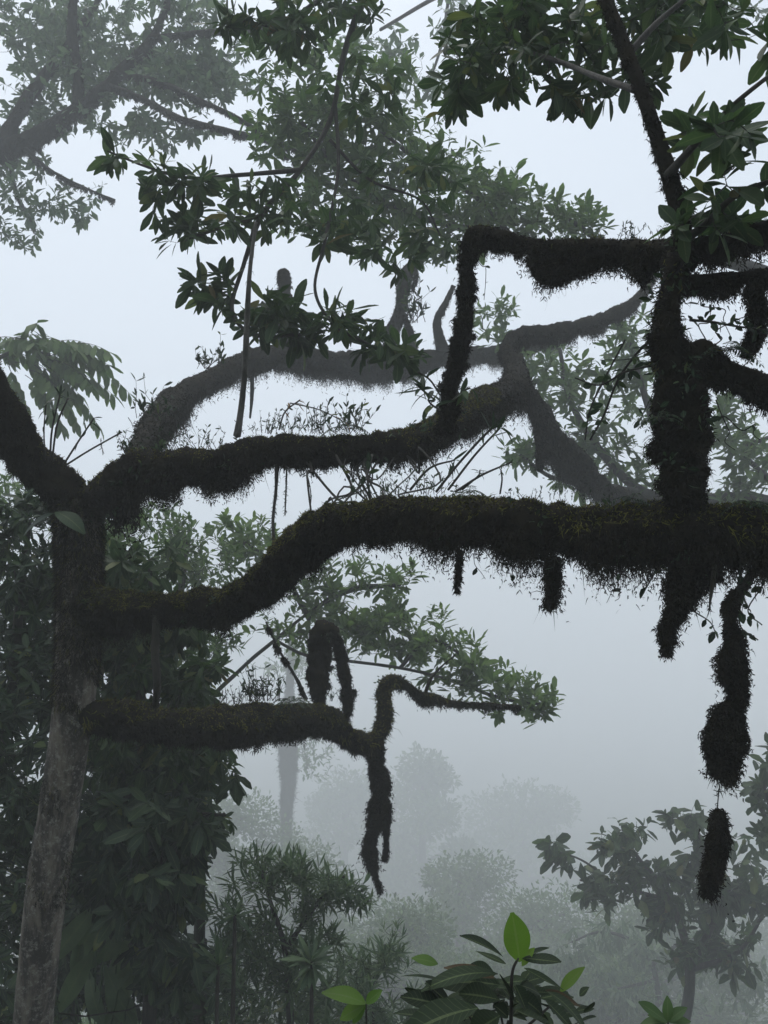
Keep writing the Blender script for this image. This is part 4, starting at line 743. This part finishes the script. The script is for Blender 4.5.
grow(e, skL, [(600, 950, 17, 50, 26, .8, 60), (690, 960, 17, 60, 30, .8, 70), (640, 1000, 16.6, 80, 26, .8, 70), (570, 975, 17, 22, 26, .5, 24), (745, 985, 17, 30, 30, .6, 30)], .24, 7, 'leaf_pale', 4, .34, up=-.2, droop=.9, twr=.004, clump=3)
DM = 1.0
# ------------------------------------------------------------------ foreground shrub with big leaves
K = empty('broad_leaf_shrub', (P(510, 1100, 2.3)[0], P(510, 1100, 2.3)[1], G(P(510, 1100, 2.3)[0], P(510, 1100, 2.3)[1])), 'large-leaved shrub in front at the bottom with one upright bright green leaf', 'shrub')
ms = MB(); gk = np.array([K.location.x, K.location.y, K.location.z - .05])
p0 = np.vstack([gk, P(508, 1080, 2.3), P(511, 1020, 2.3), P(512, 975, 2.3), P(518, 958, 2.3)]); tube(ms, spline(p0, 8), np.linspace(.007, .003, 33), 8)
fork = [([(508, 1060), (480, 1030), (462, 1005), (455, 985)]), ([(511, 1040), (540, 1015), (556, 1000), (562, 990)]), ([(508, 1080), (440, 1050), (430, 1020)]), ([(508, 1050), (500, 1010), (497, 985)])]
for f_ in fork:
    c = np.array([P(x, y, 2.3 + .05 * i) for i, (x, y) in enumerate(f_)]); s_ = spline(c, 6); tube(ms, s_, np.linspace(.004, .002, len(s_)), 6)
ms.build('stem', M['twig'], K)
mbg, mdk = MB(), MB()
def one(mb, a, t, w, d=2.3, curl=.15, fold=.25, tint=.5, nn=(0, -.6, 1.), dd=0.0):
    b = P(a[0], a[1], d); e_ = P(t[0], t[1], d - dd); L = np.linalg.norm(e_ - b)
    leaves(mb, b[None], (e_ - b)[None], np.array([nn]), np.array([L * 1.03]), w * d / F / L, 13, 'ellip', fold, curl, tint=np.array([tint]))
one(mbg, (520, 962), (513, 915), 24, curl=.05, nn=(.15, -1, .1)); one(mbg, (522, 966), (533, 948), 11, tint=.9); one(mbg, (560, 992), (583, 967), 13, tint=.9); one(mbg, (438, 964), (414, 955), 13, tint=.4)
for a_ in (((503, 957), (466, 931), 15), ((506, 964), (477, 949), 12), ((498, 974), (430, 962), 24, 2.25, .3), ((522, 958), (560, 962), 18, 2.3, .25), ((548, 992), (600, 1020), 24, 2.2, .3), ((524, 968), (562, 990), 15, 2.3, .3), ((450, 985), (408, 966), 12), ((500, 985), (440, 975), 26, 2.35, .3),
           ((450, 1008), (404, 992), 17, 2.2, .3), ((452, 1005), (424, 984), 17, 2.25, .2), ((478, 1008), (400, 1018), 32, 2.15, .3), ((500, 1000), (462, 990), 20), ((512, 1000), (500, 975), 16), ((515, 995), (545, 1010), 20, 2.3, .3), ((515, 1010), (560, 1030), 22, 2.2), ((500, 1015), (470, 1035), 24, 2.2), ((462, 1000), (490, 1022), 20),
           ((430, 1018), (395, 1010), 18), ((470, 995), (445, 1000), 18, 2.4), ((515, 985), (528, 1012), 18, 2.25), ((498, 985), (520, 1000), 16, 2.4), ((495, 975), (470, 965), 16, 2.45), ((545, 1000), (575, 1030), 20, 2.3), ((517, 962), (545, 945), 14, 2.4)):
    one(mdk, *a_[:3], d=(a_[3] if len(a_) > 3 else 2.3), curl=(a_[4] if len(a_) > 4 else .18), tint=rng.random() * .8, nn=(rng.normal() * .25, -.4 + rng.normal() * .2, 1), dd=rng.uniform(-.05, .08))
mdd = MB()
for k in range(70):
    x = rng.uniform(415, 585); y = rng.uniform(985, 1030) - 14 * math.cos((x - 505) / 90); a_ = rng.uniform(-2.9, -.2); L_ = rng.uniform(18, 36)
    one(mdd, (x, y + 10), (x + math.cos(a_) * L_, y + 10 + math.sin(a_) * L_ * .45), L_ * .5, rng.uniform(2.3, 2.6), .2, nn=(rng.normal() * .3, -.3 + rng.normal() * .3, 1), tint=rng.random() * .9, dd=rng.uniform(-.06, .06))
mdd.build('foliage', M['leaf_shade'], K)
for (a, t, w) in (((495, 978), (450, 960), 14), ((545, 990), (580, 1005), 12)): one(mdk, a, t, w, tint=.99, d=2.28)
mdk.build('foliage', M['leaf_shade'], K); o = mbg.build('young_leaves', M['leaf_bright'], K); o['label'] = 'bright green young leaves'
def small(label, px, py, d, specs, cat='plant'):
    q = P(px, py, d); g = np.array([q[0], q[1], G(q[0], q[1])]); e = empty('leafy_seedling', g, label, cat, 'seedlings at the bottom edge'); ms = MB()
    tube(ms, spline(np.array([g, (g + q) / 2 + [.02, 0, 0], q]), 6), np.linspace(.006, .003, 13), 6); ms.build('stem', M['twig'], e); ml = MB()
    for (t, w, br) in specs: one(ml, (px, py), t, w, d, .2, nn=(rng.normal() * .3, -.5, 1), tint=br)
    ml.build('foliage', M['leaf_bright' if specs[0][2] > .5 else 'leaf_mid'], e)
small('single bright yellow-green leaf spray left of the large-leaved shrub', 366, 1004, 2.6, [((329, 984), 20, .6), ((340, 1018), 17, .8), ((380, 990), 12, .3), ((352, 1022), 14, .4)])
small('small green seedling right of the large-leaved shrub', 668, 1022, 2.8, [((640, 1002), 12, .3), ((652, 1012), 11, .6), ((668, 1000), 10, .5), ((690, 1018), 12, .4), ((684, 1006), 10, .2), ((640, 1022), 12, .4)])

# ------------------------------------------------------------------ far trees in the mist
def crown_tree(label, px, py, d, wpx, hpx, n, leaf=.45, rpx=None, group='misty trees down the valley'):
    far_ = d > 75; d = d * (2.5 if far_ else 1.5); leaf = leaf * (2.1 if far_ else 1.05); n = int(n * 3.6)
    top = P(px, py, d); k = d / F; cx, cy = top[0], top[1]; w = wpx * k; h = hpx * k; g = G(cx, cy)
    e = empty('distant_tree', (cx, cy, g), label, 'tree', group); w = w * 1.45; zt = top[2]; mb = MB()
    mid = zt - h * .6; q = np.array([[cx, cy, g - .3], [cx + .02 * w, cy, (g + mid) / 2], [cx, cy, mid], [cx, cy, zt - h * .2]])
    tr_ = w * .035; s_ = spline(q, 8); tube(mb, s_, np.linspace(tr_ * 1.5, tr_ * .4, len(s_)), 10, .1, 1); lob = []
    for j in range(34):
        f = ((j + .5) / 34) ** .8; zz = zt - h * (.12 + 1.5 * f); rad = w * .5 * math.sqrt(max(.05, 1 - (1 - min(f / .55, 1)) ** 2)) * (1 - .35 * max(0, f - .55))
        a_ = j * 2.4 + rng.uniform(-.5, .5); rr = rad * rng.uniform(.45, .85); c = np.array([cx + rr * math.cos(a_), cy + rr * math.sin(a_), zz]); lob.append((c, w * rng.uniform(.10, .18)))
        b0 = np.array([cx, cy, max(g + 1, zz - .1 * h)]); s2 = spline(np.array([b0, (b0 + c) / 2 + [0, 0, .02 * h], c]), 5); tube(mb, s2, np.linspace(tr_ * .4, tr_ * .1, len(s2)), 6)
    lob.append((np.array([cx, cy, zt - w * .13]), w * .15)); mb.build('trunk', M['bark'], e); ml = MB()
    for (c, r_) in lob:
        m_ = n // len(lob); q = rng.normal(size=(m_, 3)); q = unit(q) * (rng.random((m_, 1)) ** .35) * r_ * np.array([1, 1, .75]) * (1 + .35 * nz(unit(q) * 3 + c, 1.5)[:, None])
        leaves(ml, c + q, unit(q) + rng.normal(size=(m_, 3)) * .8, q + np.array([0, 0, 1.]), leaf * rng.uniform(.6, 1.3, m_), .5, 3, 'ellip')
    ml.build('crown', M['leaf_mid'], e); return e
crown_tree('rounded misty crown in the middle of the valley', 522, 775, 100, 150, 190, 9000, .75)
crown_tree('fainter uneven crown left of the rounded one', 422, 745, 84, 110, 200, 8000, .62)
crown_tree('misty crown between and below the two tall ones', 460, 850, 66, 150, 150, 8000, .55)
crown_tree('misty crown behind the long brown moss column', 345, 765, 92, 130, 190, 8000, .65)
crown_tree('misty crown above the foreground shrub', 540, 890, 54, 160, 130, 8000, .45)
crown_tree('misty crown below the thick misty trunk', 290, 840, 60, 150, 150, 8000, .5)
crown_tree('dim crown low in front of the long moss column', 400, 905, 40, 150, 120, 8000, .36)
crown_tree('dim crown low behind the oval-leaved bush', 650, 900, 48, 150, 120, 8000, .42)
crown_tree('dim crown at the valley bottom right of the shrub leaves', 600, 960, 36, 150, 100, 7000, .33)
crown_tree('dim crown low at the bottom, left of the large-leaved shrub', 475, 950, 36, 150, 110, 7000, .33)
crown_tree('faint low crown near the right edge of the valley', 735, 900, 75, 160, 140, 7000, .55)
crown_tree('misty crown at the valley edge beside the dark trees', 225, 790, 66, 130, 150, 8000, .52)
# tall mossy column trunk in the mist
DM = 2.1
e = empty('distant_tree', base_of(288, 850, 56), 'blurred tall trunk wrapped in moss standing in the mist', 'tree')
moss_limb(e, [(286, 960, 56, 6), (286, 850, 56, 6), (287, 800, 56, 9), (289, 770, 56, 11), (288, 740, 56, 10), (289, 700, 56, 6), (292, 640, 56, 4)], name='trunk', green=0, fringe=(1.0, .5), hair=.3, amp=.3)
grow(e, [P(np.array([288., 288, 290]), np.array([760., 700, 650]), np.array([56., 56, 56]))], [(300, 665, 56, 50, 20, 2, 60), (315, 740, 56, 22, 14, 2, 14), (310, 760, 56, 24, 24, 1.5, 22), (270, 720, 56, 20, 20, 1.5, 16)], .5, 7, 'leaf_mid', 3, twr=.02)

DM = 1.0
# undergrowth on the slope
N = 90000; yy = 2.6 + 110 * rng.random(N) ** 1.7; xx = (rng.random(N) - .5) * (3 + yy * 1.15); b = np.stack([xx, yy, gz(xx, yy)], -1)
b[:, 2] += rng.random(N) * (.15 + yy * .02) * (1 + nz(b, .5, 2)); ml = MB(); leaves(ml, b, rng.normal(size=(N, 3)) + np.array([0, 0, .8]), rng.normal(size=(N, 3)) * .4 + np.array([0, 0, 1.]), (.12 + yy * .008) * rng.uniform(.6, 1.4, N), .4, 3, 'ellip')
tag(ml.build('undergrowth', M['leaf_mid']), 'low leafy undergrowth covering the misty slope', 'undergrowth', kind='stuff')

# ------------------------------------------------------------------ haze, sky, light
HAZE = 0.0058
m = bpy.data.materials.new('valley_mist'); m.use_nodes = True; nt = m.node_tree; nt.nodes.remove(nt.nodes['Principled BSDF'])
pv = nt.nodes.new('ShaderNodeVolumePrincipled'); pv.inputs['Color'].default_value = (.95, .968, .985, 1); pv.inputs['Density'].default_value = HAZE; pv.inputs['Anisotropy'].default_value = 0.0
nt.links.new(pv.outputs[0], nt.nodes['Material Output'].inputs['Volume'])
x0, x1, y0, y1, z0, z1 = -1010, 1010, -960, 1080, -82, 0
zz = [0]
for o in bpy.data.objects:
    if o.type == 'MESH' and len(o.data.vertices):
        co = np.zeros(len(o.data.vertices) * 3, np.float32); o.data.vertices.foreach_get('co', co); off = 0; q = o
        while q is not None: off += q.location.z; q = q.parent
        zz.append(co[2::3].max() + off); z0 = min(z0, co[2::3].min() + off - 1)
z1 = max(v for v in zz if v < 400) ; z1 = max(z1, max(zz)) + 1.0
bx = MB(); bx.add([(x, y, z) for z in (z0, z1) for y in (y0, y1) for x in (x0, x1)], [(0, 2, 3, 1), (4, 5, 7, 6), (0, 1, 5, 4), (2, 6, 7, 3), (0, 4, 6, 2), (1, 3, 7, 5)])
hz = bx.build('haze', m, smooth=False); tag(hz, 'cool grey mist filling the whole valley', 'haze', kind='stuff')
print('haze box', z0, z1)

SUN_EL, SUN_AZ = R(68), R(-30)
w = bpy.data.worlds.new('World'); sc.world = w; w.use_nodes = True; nt = w.node_tree; bg = nt.nodes['Background']
sky = nt.nodes.new('ShaderNodeTexSky'); sky.sky_type = 'NISHITA'; sky.sun_disc = False; sky.sun_elevation = SUN_EL; sky.sun_rotation = SUN_AZ
sky.air_density = 1.0; sky.dust_density = 5.0; sky.ozone_density = 1.5
hs = nt.nodes.new('ShaderNodeHueSaturation'); hs.inputs['Saturation'].default_value = .28
nt.links.new(sky.outputs[0], hs.inputs['Color'])
mx = nt.nodes.new('ShaderNodeMix'); mx.data_type = 'RGBA'; mx.inputs[0].default_value = .72; mx.inputs[7].default_value = (5.6, 6.35, 7.25, 1)   # an even cloud deck over the clear sky
nt.links.new(hs.outputs[0], mx.inputs[6]); nt.links.new(mx.outputs[2], bg.inputs[0]); bg.inputs[1].default_value = .1
s = bpy.data.lights.new('sun', 'SUN'); s.energy = .8; s.angle = R(25); s.color = (1, .97, .93); so = bpy.data.objects.new('sun', s); COL.objects.link(so)
# the sky's sun_rotation turns clockwise from +Y
dv = Vector((math.sin(SUN_AZ) * math.cos(SUN_EL), math.cos(SUN_AZ) * math.cos(SUN_EL), math.sin(SUN_EL)))
so.rotation_euler = dv.to_track_quat('Z', 'Y').to_euler()

vs = sc.view_settings; vs.view_transform = 'Standard'; vs.look = 'None'; vs.gamma = 1; vs.exposure = .68; vs.use_curve_mapping = False
cy = sc.cycles; cy.max_bounces = 8; cy.diffuse_bounces = 3; cy.glossy_bounces = 2; cy.transmission_bounces = 3; cy.volume_bounces = 6; cy.transparent_max_bounces = 4
cy.use_denoising = True; cy.denoiser = 'OPENIMAGEDENOISE'; cy.use_adaptive_sampling = True; cy.adaptive_threshold = .02
cy.caustics_reflective = False; cy.caustics_refractive = False; cy.volume_step_rate = 4; sc.render.use_persistent_data = False
